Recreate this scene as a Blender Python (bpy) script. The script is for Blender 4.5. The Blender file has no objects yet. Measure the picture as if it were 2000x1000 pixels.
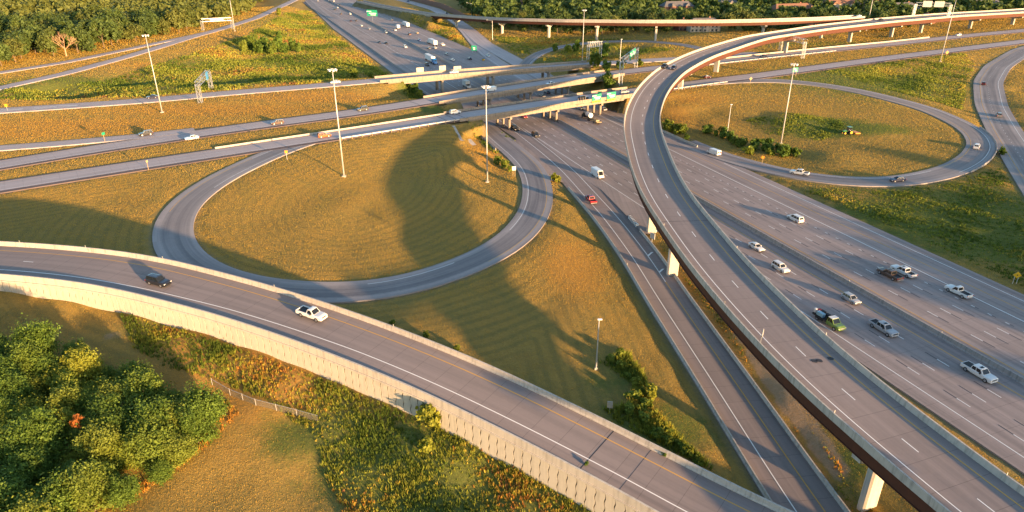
import bpy, bmesh, math, random
import numpy as np
from mathutils import Vector
random.seed(11); rng = np.random.default_rng(11)
sc = bpy.context.scene
COL = sc.collection
R = math.radians

# ------------------------------------------------------------------ camera, sky, sun, exposure
HC, PITCH, FPX = 73.0, R(25.2), 1333.3
cam = bpy.data.cameras.new('camera'); cam.lens = 24.0; cam.sensor_width = 36.0; cam.clip_end = 9000; cam.clip_start = 0.5
camo = bpy.data.objects.new('camera', cam); COL.objects.link(camo)
camo.location = (0, 0, HC); camo.rotation_euler = (R(90) - PITCH, 0, 0); sc.camera = camo
SUN_EL, SUN_AZ = R(6.1), R(136.0)
world = bpy.data.worlds.new('World'); sc.world = world; world.use_nodes = True
wn = world.node_tree.nodes; bg = wn['Background']; sky = wn.new('ShaderNodeTexSky')
sky.sky_type = 'NISHITA'; sky.sun_disc = False; sky.sun_elevation = SUN_EL; sky.sun_rotation = SUN_AZ
sky.dust_density = 1.0; sky.ozone_density = 1.8; sky.altitude = 300
world.node_tree.links.new(sky.outputs[0], bg.inputs[0]); bg.inputs[1].default_value = 0.15
sl = bpy.data.lights.new('sun', 'SUN'); sl.energy = 5.0; sl.angle = R(0.9); sl.color = (1.0, 0.62, 0.30)
so = bpy.data.objects.new('sun', sl); COL.objects.link(so)
sdir = Vector((math.sin(SUN_AZ) * math.cos(SUN_EL), math.cos(SUN_AZ) * math.cos(SUN_EL), math.sin(SUN_EL)))
so.rotation_euler = (-sdir).to_track_quat('-Z', 'Y').to_euler(); so.location = (0, -50, 200)
sc.view_settings.view_transform = 'Standard'; sc.view_settings.look = 'None'
sc.view_settings.exposure = 1.78; sc.view_settings.gamma = 1.0; sc.view_settings.use_curve_mapping = False
sc.cycles.use_denoising = True; sc.cycles.max_bounces = 5; sc.cycles.diffuse_bounces = 2; sc.cycles.glossy_bounces = 2
sc.cycles.transmission_bounces = 3; sc.cycles.transparent_max_bounces = 4; sc.cycles.caustics_reflective = False

# ------------------------------------------------------------------ pixel (2000 x 1000) -> point at height z
def at(x, y, z=0.0):
    u, v = (x - 1000) / FPX, (500 - y) / FPX
    r = np.array([u, math.cos(PITCH) + v * math.sin(PITCH), -math.sin(PITCH) + v * math.cos(PITCH)])
    return np.array([0, 0, HC]) + r * ((z - HC) / r[2])

# ------------------------------------------------------------------ materials
MAT = {}
class NT:
    def __init__(s, name):
        s.m = bpy.data.materials.new(name); s.m.use_nodes = True; s.t = s.m.node_tree; s.n = s.t.nodes
        s.b = s.n['Principled BSDF']; MAT[name] = s.m
    def N(s, typ, **kw):
        n = s.n.new('ShaderNode' + typ)
        for k, v in kw.items():
            if k in ('op',): n.operation = v
            elif k in ('blend',): n.blend_type = v
            elif hasattr(n, k) and not k[0].isupper(): setattr(n, k, v)
        return n
    def L(s, a, b): s.t.links.new(a, b)
    def math(s, op, a, b=None, c=None):
        n = s.n.new('ShaderNodeMath'); n.operation = op
        for i, v in enumerate((a, b, c)):
            if v is None: continue
            if isinstance(v, (int, float)): n.inputs[i].default_value = v
            else: s.L(v, n.inputs[i])
        return n.outputs[0]
    def mix(s, f, a, b, blend='MIX'):
        n = s.n.new('ShaderNodeMix'); n.data_type = 'RGBA'; n.blend_type = blend
        for i, v in ((0, f), (6, a), (7, b)):
            if isinstance(v, (int, float)): n.inputs[i].default_value = v
            elif isinstance(v, tuple): n.inputs[i].default_value = (*v[:3], 1)
            else: s.L(v, n.inputs[i])
        return n.outputs[2]
    def noise(s, vec, scale, detail=3, rough=0.55, dist=0.0):
        n = s.n.new('ShaderNodeTexNoise'); n.inputs['Scale'].default_value = scale; n.inputs['Detail'].default_value = detail
        n.inputs['Roughness'].default_value = rough; n.inputs['Distortion'].default_value = dist
        if vec is not None: s.L(vec, n.inputs['Vector'])
        return n.outputs[0]
    def ramp(s, f, lo, hi):
        n = s.n.new('ShaderNodeMapRange'); n.inputs[1].default_value = lo; n.inputs[2].default_value = hi; n.interpolation_type = 'SMOOTHSTEP'
        s.L(f, n.inputs[0]); return n.outputs[0]
    def scaled(s, vec, sx, sy, sz=1):
        n = s.n.new('ShaderNodeVectorMath'); n.operation = 'MULTIPLY'; s.L(vec, n.inputs[0]); n.inputs[1].default_value = (sx, sy, sz); return n.outputs[0]
    def bump(s, h, strength=0.5, dist=0.1):
        n = s.n.new('ShaderNodeBump'); n.inputs['Strength'].default_value = strength; n.inputs['Distance'].default_value = dist
        s.L(h, n.inputs['Height']); s.L(n.outputs[0], s.b.inputs['Normal'])
    def out(s, col, rough=0.8, spec=0.3, metal=0.0):
        if isinstance(col, tuple): s.b.inputs['Base Color'].default_value = (*col[:3], 1)
        else: s.L(col, s.b.inputs['Base Color'])
        s.b.inputs['Roughness'].default_value = rough; s.b.inputs['Specular IOR Level'].default_value = spec; s.b.inputs['Metallic'].default_value = metal
        return s.m
    def pos(s): return s.n.new('ShaderNodeNewGeometry').outputs['Position']
    def obj(s): return s.n.new('ShaderNodeTexCoord').outputs['Object']
    def uv(s): return s.n.new('ShaderNodeTexCoord').outputs['UV']
    def attr(s, nm):
        n = s.n.new('ShaderNodeAttribute'); n.attribute_name = nm; return n

def simple(name, col, rough=0.6, spec=0.3, metal=0.0, var=0.0):
    k = NT(name)
    if var:
        f = k.noise(k.obj(), 2.0, 4); c = k.mix(f, tuple(x * (1 - var) for x in col), tuple(min(1, x * (1 + var)) for x in col))
        return k.out(c, rough, spec, metal)
    return k.out(col, rough, spec, metal)

def pavement(name, base, dark, joint=4.6, jointw=0.012, streak=0.55, lane=None, band=0.0):
    k = NT(name); uv = k.uv(); p = k.pos()
    st = k.noise(k.scaled(uv, 0.75, 0.012), 1.0, 3, 0.6)          # long tyre streaks
    st2 = k.noise(k.scaled(uv, 2.6, 0.03), 1.0, 2, 0.6)
    big = k.noise(p, 0.05, 4); fine = k.noise(p, 1.4, 5, 0.7)
    f = k.math('MULTIPLY', k.ramp(st, 0.35, 0.75), streak)
    f = k.math('ADD', f, k.math('MULTIPLY', k.ramp(st2, 0.45, 0.8), streak * 0.45))
    f = k.math('ADD', f, k.math('MULTIPLY', k.math('SUBTRACT', big, 0.5), 0.7))
    f = k.math('ADD', f, k.math('MULTIPLY', k.math('SUBTRACT', fine, 0.5), 0.5))
    sp = k.n.new('ShaderNodeSeparateXYZ'); k.L(uv, sp.inputs[0])
    if lane:                                                       # oil strip and wheel paths of each lane
        ph = k.math('MULTIPLY', k.math('SUBTRACT', sp.outputs[0], lane[1]), 2 * math.pi / lane[0])
        wv = k.math('ADD', k.math('MULTIPLY', k.math('COSINE', ph), -0.6), k.math('MULTIPLY', k.math('COSINE', k.math('MULTIPLY', ph, 2.0)), -0.4))
        f = k.math('ADD', f, k.math('MULTIPLY', k.math('MULTIPLY', wv, lane[2]), k.math('ADD', 0.5, big)))
    if band:                                                       # worn dark lane between paler shoulders
        au = k.math('ABSOLUTE', k.math('ADD', sp.outputs[0], k.math('MULTIPLY', k.math('SUBTRACT', fine, 0.5), 0.5)))
        f = k.math('ADD', f, k.math('MULTIPLY', k.math('SUBTRACT', 1.0, k.ramp(au, band - 0.35, band + 0.35)), 0.42))
    c = k.mix(f, base, dark)
    slab = k.n.new('ShaderNodeTexWhiteNoise'); slab.noise_dimensions = '2D'
    cb = k.n.new('ShaderNodeCombineXYZ'); k.L(k.math('FLOOR', k.math('DIVIDE', sp.outputs[1], joint * 3)), cb.inputs[0]); k.L(k.math('FLOOR', k.math('DIVIDE', k.math('ADD', sp.outputs[0], 0.0), 3.7)), cb.inputs[1])
    k.L(cb.outputs[0], slab.inputs['Vector'])
    c = k.mix(k.math('MULTIPLY', slab.outputs[0], 0.22), c, dark)
    if jointw:
        fr = k.math('FRACT', k.math('DIVIDE', sp.outputs[1], joint))
        j = k.math('LESS_THAN', fr, jointw)
        c = k.mix(k.math('MULTIPLY', j, 0.55), c, tuple(x * 0.45 for x in dark))
    k.bump(fine, 0.25, 0.02)
    return k.out(c, 0.85, 0.25)
pavement('concrete_pavement', (0.345, 0.28, 0.255), (0.165, 0.14, 0.132), lane=(3.72, 0.0, 0.16))
pavement('crossroad_pavement', (0.46, 0.385, 0.365), (0.27, 0.23, 0.225), streak=0.4, lane=(3.7, -0.6, 0.14))
pavement('ramp_pavement', (0.275, 0.222, 0.202), (0.155, 0.13, 0.122), joint=4.6, jointw=0.015, streak=0.5, lane=(3.72, 0.0, 0.15))
pavement('loop_pavement', (0.36, 0.315, 0.295), (0.15, 0.138, 0.14), jointw=0.0, streak=0.5, band=2.7)
pavement('asphalt_shoulder', (0.15, 0.11, 0.10), (0.08, 0.062, 0.06), jointw=0.0)
simple('joint_filler', (0.07, 0.06, 0.05), 0.9)
simple('white_paint', (0.78, 0.76, 0.72), 0.7)
simple('worn_white_paint', (0.58, 0.56, 0.53), 0.7)
simple('yellow_paint', (0.62, 0.34, 0.06), 0.7)
simple('black_paint', (0.045, 0.045, 0.05), 0.7)
def concrete(name, a, b, sc_=0.6, bump=0.3):
    k = NT(name); p = k.pos(); n1 = k.noise(p, sc_, 5, 0.65); st = k.noise(k.scaled(p, 2.2, 2.2, 0.18), 1.0, 4)
    f = k.math('ADD', k.math('MULTIPLY', k.math('SUBTRACT', n1, 0.5), 1.3), k.ramp(st, 0.42, 0.78))
    k.bump(k.noise(p, 9, 4, 0.7), bump, 0.02)
    return k.out(k.mix(f, a, b), 0.85, 0.25)
concrete('barrier_concrete', (0.46, 0.41, 0.35), (0.28, 0.25, 0.215))
concrete('pier_concrete', (0.50, 0.45, 0.38), (0.36, 0.32, 0.27))
concrete('bridge_concrete', (0.31, 0.255, 0.20), (0.19, 0.16, 0.13))
concrete('wall_concrete', (0.52, 0.465, 0.375), (0.42, 0.375, 0.30), 1.6, 1.0)
concrete('median_concrete', (0.34, 0.31, 0.29), (0.20, 0.19, 0.185))
def steel_rust():
    k = NT('weathering_steel'); p = k.pos(); f = k.noise(p, 0.9, 5, 0.7)
    return k.out(k.mix(f, (0.13, 0.042, 0.02), (0.055, 0.022, 0.015)), 0.75, 0.3)
steel_rust()
simple('galvanised_steel', (0.55, 0.55, 0.55), 0.45, 0.5, 0.6, 0.15)
simple('mast_steel', (0.52, 0.50, 0.47), 0.5, 0.5, 0.2, 0.1)
simple('lamp_white', (0.75, 0.73, 0.70), 0.4)
simple('sign_back', (0.55, 0.52, 0.46), 0.5, 0.4, 0.3, 0.1)
simple('sign_green', (0.02, 0.30, 0.17), 0.45)
simple('sign_white', (0.75, 0.77, 0.75), 0.45)
simple('sign_blue', (0.08, 0.30, 0.55), 0.45)
simple('sign_yellow', (0.62, 0.36, 0.02), 0.45)
simple('sign_orange', (0.72, 0.26, 0.03), 0.45)
simple('sign_black', (0.02, 0.02, 0.02), 0.5)
simple('timber_post', (0.42, 0.30, 0.16), 0.8, 0.2, 0, 0.25)
simple('tyre_rubber', (0.018, 0.018, 0.02), 0.85)
simple('rim_metal', (0.42, 0.42, 0.43), 0.35, 0.5, 0.7)
simple('car_glass', (0.014, 0.018, 0.023), 0.12, 0.35)
simple('dark_plastic', (0.025, 0.025, 0.028), 0.6)
simple('head_lamp', (0.72, 0.70, 0.64), 0.15, 0.8)
simple('tail_lamp', (0.42, 0.02, 0.015), 0.25, 0.6)
simple('chain_link', (0.35, 0.34, 0.31), 0.5, 0.4, 0.5, 0.2)
def paint(name, col, rough=0.28):
    k = NT(name); k.b.inputs['Coat Weight'].default_value = 0.5; k.b.inputs['Coat Roughness'].default_value = 0.08
    p = k.obj(); f = k.noise(p, 1.2, 3)
    return k.out(k.mix(k.math('MULTIPLY', f, 0.25), col, tuple(c * 0.72 for c in col)), rough, 0.5)
for nm, c in dict(white=(0.72, 0.70, 0.67), silver=(0.36, 0.37, 0.39), grey=(0.16, 0.165, 0.18), black=(0.016, 0.017, 0.022), red=(0.32, 0.012, 0.018),
                  maroon=(0.07, 0.012, 0.014), brown=(0.10, 0.062, 0.045), orange=(0.45, 0.11, 0.025), blue=(0.02, 0.06, 0.24), truck_blue=(0.012, 0.12, 0.36),
                  lime=(0.15, 0.24, 0.04), navy=(0.025, 0.03, 0.06), olive=(0.07, 0.07, 0.055), tractor_green=(0.02, 0.13, 0.025), machine_yellow=(0.70, 0.44, 0.02), tan=(0.34, 0.26, 0.16)).items():
    paint('paint_' + nm, c)

# ------------------------------------------------------------------ object helpers
def put(o, parent=None, label=None, cat=None, group=None, kind=None):
    if parent is not None: o.parent = parent
    if label: o['label'] = label
    if cat: o['category'] = cat
    if group: o['group'] = group
    if kind: o['kind'] = kind
    COL.objects.link(o); return o
def empty(name, loc, label, cat, group=None, rz=0.0):
    o = bpy.data.objects.new(name, None); o.location = loc; o.rotation_euler = (0, 0, rz); o.empty_display_size = 0.3
    return put(o, None, label, cat, group)
def mesh(name, V, F, mats, fm=None, uv=None, smooth=False):
    me = bpy.data.meshes.new(name); me.from_pydata([tuple(map(float, v)) for v in V], [], [tuple(f) for f in F])
    for m in (mats if isinstance(mats, (list, tuple)) else [mats]): me.materials.append(MAT[m])
    if fm is not None: me.polygons.foreach_set('material_index', np.asarray(fm, np.int32))
    if uv is not None:
        ul = me.uv_layers.new(name='UVMap'); li = np.zeros(len(me.loops), np.int32); me.loops.foreach_get('vertex_index', li)
        ul.data.foreach_set('uv', np.asarray(uv, np.float32)[li].ravel())
    if smooth: me.polygons.foreach_set('use_smooth', np.ones(len(me.polygons), bool))
    me.update(); return me
def obj(name, me, parent=None, loc=None, rz=0.0, **kw):
    o = bpy.data.objects.new(name, me)
    if loc is not None: o.location = tuple(map(float, loc))
    if rz: o.rotation_euler = (0, 0, rz)
    return put(o, parent, **kw)
class MB:
    """collects boxes, tubes and quads into one mesh"""
    def __init__(s): s.V, s.F = [], []
    def add(s, V, F):
        n = len(s.V); s.V += [tuple(map(float, v)) for v in V]; s.F += [tuple(i + n for i in f) for f in F]; return s
    def box(s, c, d, rz=0.0, tz=None, top=(1, 1)):
        x, y, z = d[0] / 2, d[1] / 2, d[2] / 2; V = []
        for sz in (-1, 1):
            k = top if sz > 0 else (1, 1)
            for a, b in ((-1, -1), (1, -1), (1, 1), (-1, 1)):
                px, py = a * x * k[0], b * y * k[1]
                V.append((c[0] + px * math.cos(rz) - py * math.sin(rz), c[1] + px * math.sin(rz) + py * math.cos(rz), c[2] + sz * z))
        return s.add(V, [(0, 3, 2, 1), (4, 5, 6, 7), (0, 1, 5, 4), (1, 2, 6, 5), (2, 3, 7, 6), (3, 0, 4, 7)])
    def tube(s, a, b, r0, r1=None, n=8, cap=True):
        a, b = Vector(a), Vector(b); d = (b - a).normalized(); r1 = r0 if r1 is None else r1
        u = d.orthogonal().normalized(); w = d.cross(u); V = []
        for P, r in ((a, r0), (b, r1)):
            for i in range(n):
                t = 2 * math.pi * i / n; V.append(P + (u * math.cos(t) + w * math.sin(t)) * r)
        F = [(i, (i + 1) % n, n + (i + 1) % n, n + i) for i in range(n)]
        if cap: F += [tuple(range(n - 1, -1, -1)), tuple(range(n, 2 * n))]
        return s.add(V, F)
    def quad(s, *p): return s.add(p, [tuple(range(len(p)))])
    def mesh(s, name, mat, smooth=False): return mesh(name, s.V, s.F, mat, smooth=smooth)
    def obj(s, name, mat, parent=None, smooth=False, **kw): return obj(name, s.mesh(name, mat, smooth), parent, **kw)

# ------------------------------------------------------------------ roads
ROADS = {}
class Road:
    def __init__(s, name, px, half, ref_dz=0.0, ref_off=0.0, ext=(0, 0), step=4.0, sig=2.0, terrain=True, W=None, gap=None):
        P = np.array([at(x, y, z + ref_dz) - [0, 0, ref_dz] for x, y, z in px]) if W is None else np.array(W, float)
        if ext[0]: d = P[0] - P[1]; d[2] = 0; P = np.vstack([P[0] + d / np.linalg.norm(d) * ext[0], P])
        if ext[1]: d = P[-1] - P[-2]; d[2] = 0; P = np.vstack([P, P[-1] + d / np.linalg.norm(d) * ext[1]])
        seg = np.linalg.norm(np.diff(P[:, :2], axis=0), axis=1); cum = np.r_[0, np.cumsum(seg)]
        n = max(4, int(cum[-1] / step)); q = np.linspace(0, cum[-1], n + 1)
        C = np.stack([np.interp(q, cum, P[:, i]) for i in range(3)], 1)
        k = np.exp(-0.5 * (np.arange(-8, 9) / sig) ** 2); k /= k.sum()
        pad = np.vstack([2 * C[0] - C[8:0:-1], C, 2 * C[-1] - C[-2:-10:-1]]) if n > 10 else None
        if pad is not None: C = np.stack([np.convolve(pad[:, i], k, 'valid') for i in range(3)], 1)
        T = np.gradient(C[:, :2], axis=0); T /= np.linalg.norm(T, axis=1)[:, None]
        s.N = np.stack([T[:, 1], -T[:, 0]], 1)                 # to the right of travel
        C[:, :2] -= s.N * ref_off
        s.P, s.T, s.half, s.name, s.terrain = C, T, half, name, terrain
        s.s = np.r_[0, np.cumsum(np.linalg.norm(np.diff(C[:, :2], axis=0), axis=1))]
        s.bank = np.zeros(len(C)); s.gap = gap or []; ROADS[name] = s
    def near(s, x, y):
        d = (s.P[:, 0] - x) ** 2 + (s.P[:, 1] - y) ** 2; i = int(d.argmin()); return i
    def sp(s, px, py, dz=0.0):                                   # station nearest to a pixel
        z = s.P[:, 2].mean()
        for _ in range(6):
            p = at(px, py, z + dz); i = s.near(p[0], p[1]); z = s.P[i, 2]
        off = float((p[:2] - s.P[i, :2]) @ s.N[i]); return i, off, p
    def pt(s, i, off=0.0, dz=0.0):
        return np.array([*(s.P[i, :2] + s.N[i] * off), s.P[i, 2] + dz + s.bank[i] * off])
    def sweep(s, prof, i0=0, i1=None, closed=True, caps=True):
        """prof: list of (offset, z) or a function of the station; returns V, F, UV"""
        i1 = len(s.P) - 1 if i1 is None else i1; V, F, U = [], [], []
        idx = list(range(i0, i1 + 1)); pr0 = prof(idx[0]) if callable(prof) else prof; m = len(pr0)
        for i in idx:
            pr = prof(i) if callable(prof) else prof
            for o, z in pr: V.append(s.pt(i, o, z)); U.append((o, s.s[i]))
        mm = m if closed else m - 1
        for a in range(len(idx) - 1):
            for j in range(mm):
                b = a * m + j; c = a * m + (j + 1) % m; F.append((b, c, c + m, b + m))
        if closed and caps: F += [tuple(range(m - 1, -1, -1)), tuple((len(idx) - 1) * m + j for j in range(m))]
        return V, F, U
    def solid(s, name, prof, mat, i0=0, i1=None, parent=None, closed=True, **kw):
        V, F, U = s.sweep(prof, i0, i1, closed); return obj(name, mesh(name, V, F, mat, uv=U), parent, **kw)
def strip_pts(rd, off, w, s0, s1, dz, ds=3.0):
    """a painted line between two arc lengths"""
    n = max(1, int((s1 - s0) / ds)); out = []
    for q in np.linspace(s0, s1, n + 1):
        x = np.interp(q, rd.s, rd.P[:, 0]); y = np.interp(q, rd.s, rd.P[:, 1]); z = np.interp(q, rd.s, rd.P[:, 2]); b = np.interp(q, rd.s, rd.bank)
        nx = np.interp(q, rd.s, rd.N[:, 0]); ny = np.interp(q, rd.s, rd.N[:, 1]); o = off(q) if callable(off) else off
        out.append(((x + nx * (o - w / 2), y + ny * (o - w / 2), z + dz + b * (o - w / 2)), (x + nx * (o + w / 2), y + ny * (o + w / 2), z + dz + b * (o + w / 2))))
    return out
class Paint:
    def __init__(s): s.V, s.F, s.M = [], [], []
    def strip(s, pts, m):
        n = len(s.V)
        for a, b in pts: s.V += [a, b]
        for i in range(len(pts) - 1): s.F.append((n + 2 * i, n + 2 * i + 1, n + 2 * i + 3, n + 2 * i + 2)); s.M.append(m)
    def line(s, rd, off, w=0.16, m=0, s0=0, s1=None, dz=0.02, dash=None, contrast=False):
        s1 = rd.s[-1] if s1 is None else s1
        if dash is None: s.strip(strip_pts(rd, off, w, s0, s1, dz), m); return
        q = s0
        while q < s1 - dash[0]:
            s.strip(strip_pts(rd, off, w, q, q + dash[0], dz), m)
            if contrast: s.strip(strip_pts(rd, off, w, q - dash[0] if contrast < 0 else q + dash[0], q if contrast < 0 else q + 2 * dash[0], dz), 3)
            q += dash[1]
    def quad(s, P, m):
        n = len(s.V); s.V += [tuple(p) for p in P]; s.F.append(tuple(range(n, n + len(P)))); s.M.append(m)
    def obj(s, parent, name='lane_marking'):
        if s.F: return obj(name, mesh(name, s.V, s.F, ['white_paint', 'worn_white_paint', 'yellow_paint', 'black_paint'], s.M), parent)
# ------------------------------------------------------------------ the road network (pixel, pixel, height)
U0 = np.array([-0.352, 0.936]); U0 /= np.linalg.norm(U0); M0 = at(1107, 307, 0)[:2]; NR0 = np.array([U0[1], -U0[0]])
def mpt(t, o): p = M0 + U0 * t + NR0 * o; return [p[0], p[1], 0.0]
MAIN = Road('MAIN', None, 3, W=[mpt(-420, 0), mpt(-200, 0), mpt(60, 0), mpt(190, -5), mpt(330, -8.5), mpt(500, -13), mpt(1500, -45)], step=6, sig=3)
FLY = Road('FLY', [(2000, 952, 11.6), (1725, 748, 12.6), (1625, 665, 13.1), (1500, 547, 13.8), (1440, 485, 14.3), (1395, 430, 14.7), (1351, 380, 15.2), (1320, 325, 15.7), (1304, 285, 16), (1291, 250, 16.3),
    (1289, 220, 16.6), (1298, 188, 17), (1312, 164, 17.2), (1336, 138, 17.6), (1370, 118, 18), (1400, 104, 18.2), (1460, 84, 18.4), (1500, 72, 18.5), (1625, 54, 18.5), (1750, 40, 18), (1875, 29.5, 17.5), (2000, 22.5, 17)],
    6, ref_dz=1.0, ref_off=6.0, ext=(70, 160), terrain=False)
FLY2 = Road('FLY2', [(730, 9, 4.5), (790, 20, 6), (836, 27.5, 7.5), (935, 34.5, 11), (1000, 37.5, 13), (1100, 40, 15), (1250, 41.5, 17), (1400, 41.5, 18), (1500, 39.5, 18.6), (1625, 35.5, 18.8), (1690, 31.5, 18.6)], 4.6, ref_dz=1.0, ref_off=4.6, ext=(60, 0), terrain=False)
FG = Road('FG', [(0, 489, 13.2), (100, 495, 13.1), (200, 505, 12.9), (300, 520, 12.5), (400, 546, 11.9), (500, 572.5, 11.3), (625, 612.5, 10.5), (750, 657.5, 9.75), (875, 707.5, 8.95), (1000, 764, 7.9), (1125, 826, 7), (1250, 890, 6.2), (1460, 1000, 5)], 5, ext=(70, 70), step=3, terrain=False)
R1 = Road('R1', [(985, 235, 0), (1030, 268, 0), (1075, 303, 0), (1113, 337, 0), (1150, 378, -0.1), (1197, 430, -0.3), (1250, 500, -0.6), (1303, 583, -1), (1416, 750, -1.6), (1518, 905, -2), (1572, 985, -2.2)], 5.3, ext=(20, 80), step=3)
LOOP = Road('LOOP', [(601, 0, 0.5), (661, 55, 0.2), (733, 106, 0), (789, 146, 0), (839, 177, 0), (900, 214, 0), (945, 245, 0), (986, 281, 0.1), (1016, 305, 0.2), (1039, 330, 0.4), (1050, 360, 0.6), (1051, 388, 0.8), (1043, 418, 1.1), (1017, 454, 1.5), (975, 487, 1.9),
    (900, 523, 2.4), (800, 555, 3), (700, 571, 3.6), (600, 572, 4.1), (500, 563, 4.6), (420, 543, 5), (365, 513, 5.3), (338, 478, 5.5), (335, 446, 5.8), (346, 415, 6.1), (375, 384, 6.4), (425, 350, 6.7), (490, 318, 6.9), (548, 293, 7), (610, 272, 7), (680, 255, 7)], 4.6, ext=(300, 0), step=3)
EB = Road('EB', [(0, 365, 7), (250, 326, 7), (500, 288, 7), (700, 258, 7.1), (880, 229.5, 7.2), (1000, 212, 7.3), (1100, 196.5, 7.3), (1220, 181, 7.2), (1400, 157.5, 7), (1500, 145.5, 7), (1600, 131.5, 7), (1750, 111.5, 7), (2000, 81, 7)], 6.3, ext=(160, 250))
WB = Road('WB', [(0, 322, 7), (200, 289, 7), (450, 252, 7), (700, 219, 7), (860, 194, 7.1), (950, 179.5, 7.2), (1125, 152.5, 7.2), (1250, 136.5, 7), (1374, 124, 7), (1500, 110, 7), (1625, 97, 7), (1750, 85, 7), (1875, 71, 7), (2000, 59.5, 7)], 6.3, ext=(160, 250))
TH = Road('TH', [(0, 216, 7), (150, 206, 7), (300, 195, 7), (450, 181, 7.2), (575, 171, 7.5), (700, 160.5, 8), (760, 155, 8.2), (870, 145, 8.3), (1000, 135.5, 8.2), (1150, 125.5, 8), (1250, 118.5, 7.5), (1374, 112, 7), (1480, 103.5, 7)], 5.2, ext=(160, 0))
WBR = Road('WBR', [(0, 289, 7), (100, 282, 7), (190, 273, 7), (262, 268, 7), (380, 254, 7)], 3.6, ext=(150, 0))
F1 = Road('F1', [(0, 141.5, 7), (125, 122, 7), (250, 96, 7), (330, 79, 7), (375, 70, 7), (430, 57, 7)], 3.4, ext=(150, 0))
F2 = Road('F2', [(0, 171.5, 7), (125, 144, 7), (250, 110, 7), (330, 86, 7), (375, 72, 7), (430, 57, 7), (500, 35, 6), (552, 11, 5), (575, 0, 4)], 4.2, ext=(150, 200))
HR = Road('HR', [(760, -6, 3), (805, 5, 2.5), (850, 18, 2), (885, 37, 1.5), (917, 60, 1), (945, 85, 0.8), (985, 107, 0.4), (1028, 131, 0.1), (1090, 165, 0)], 6.0, ext=(300, 0))
HA = Road('HA', [(885, 37, 1.5), (908, 60, 1), (929, 85, 0.6), (953, 108, 0.2), (990, 132, 0), (1040, 160, 0)], 4.2)
FL = Road('FL', [(1022, 130, 0.2), (1034, 116, 0.4), (1055, 103, 0.8), (1090, 92, 1.5), (1140, 84, 2.4), (1200, 80, 3.4), (1265, 80, 4.5), (1330, 86, 5.6), (1390, 99, 6.6), (1440, 108, 7)], 4.0, step=3)
LR = Road('LR', [(1340, 277, 0), (1400, 302, 0.1), (1480, 325, 0.3), (1561, 343, 0.7), (1650, 354, 1.2), (1735, 356, 1.7), (1800, 348, 2.1), (1860, 333, 2.5), (1903, 310, 2.9), (1920, 284, 3.2), (1906, 259, 3.7), (1868, 236, 4.3), (1812, 212, 5), (1750, 195, 5.6), (1690, 180, 6.1), (1625, 168, 6.6), (1560, 160, 6.9), (1500, 156.5, 7), (1430, 158, 7), (1360, 164, 7)], 4.6, step=3)
JR = Road('JR', [(2070, 80, 7), (2000, 98, 6.6), (1948, 130, 5.6), (1929, 160, 5), (1936, 206, 4), (1960, 252, 3), (2010, 330, 2)], 6.4, ext=(30, 90))
FLY.P[:, 2] -= np.clip(57 - FLY.s, 0, 57) * 0.13
FLY.bank = -0.075 * np.clip(np.interp(FLY.P[:, 1], [185, 240, 380, 440], [0, 1, 1, 0]), 0, 1)
j0 = FLY2.sp(838, 30)[0]; FLY2.terrain = True; FLY2.gap = [(j0 - 1, len(FLY2.P) + 5)]
def gap(rd, a, b): i0, i1 = sorted((rd.sp(*a)[0], rd.sp(*b)[0])); rd.gap = [(i0, i1)]; return i0, i1
EBg = gap(EB, (905, 226), (1236, 180)); WBg = gap(WB, (852, 195), (1188, 144)); THg = gap(TH, (756, 155), (1140, 126))
def main_left(i):
    y = MAIN.P[i, 1]; return float(np.interp(y, [150, 190, 262, 330, 400, 2000], [-3.3, -3.3, -8.2, -9.5, -13.8, -13.8]))

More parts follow.
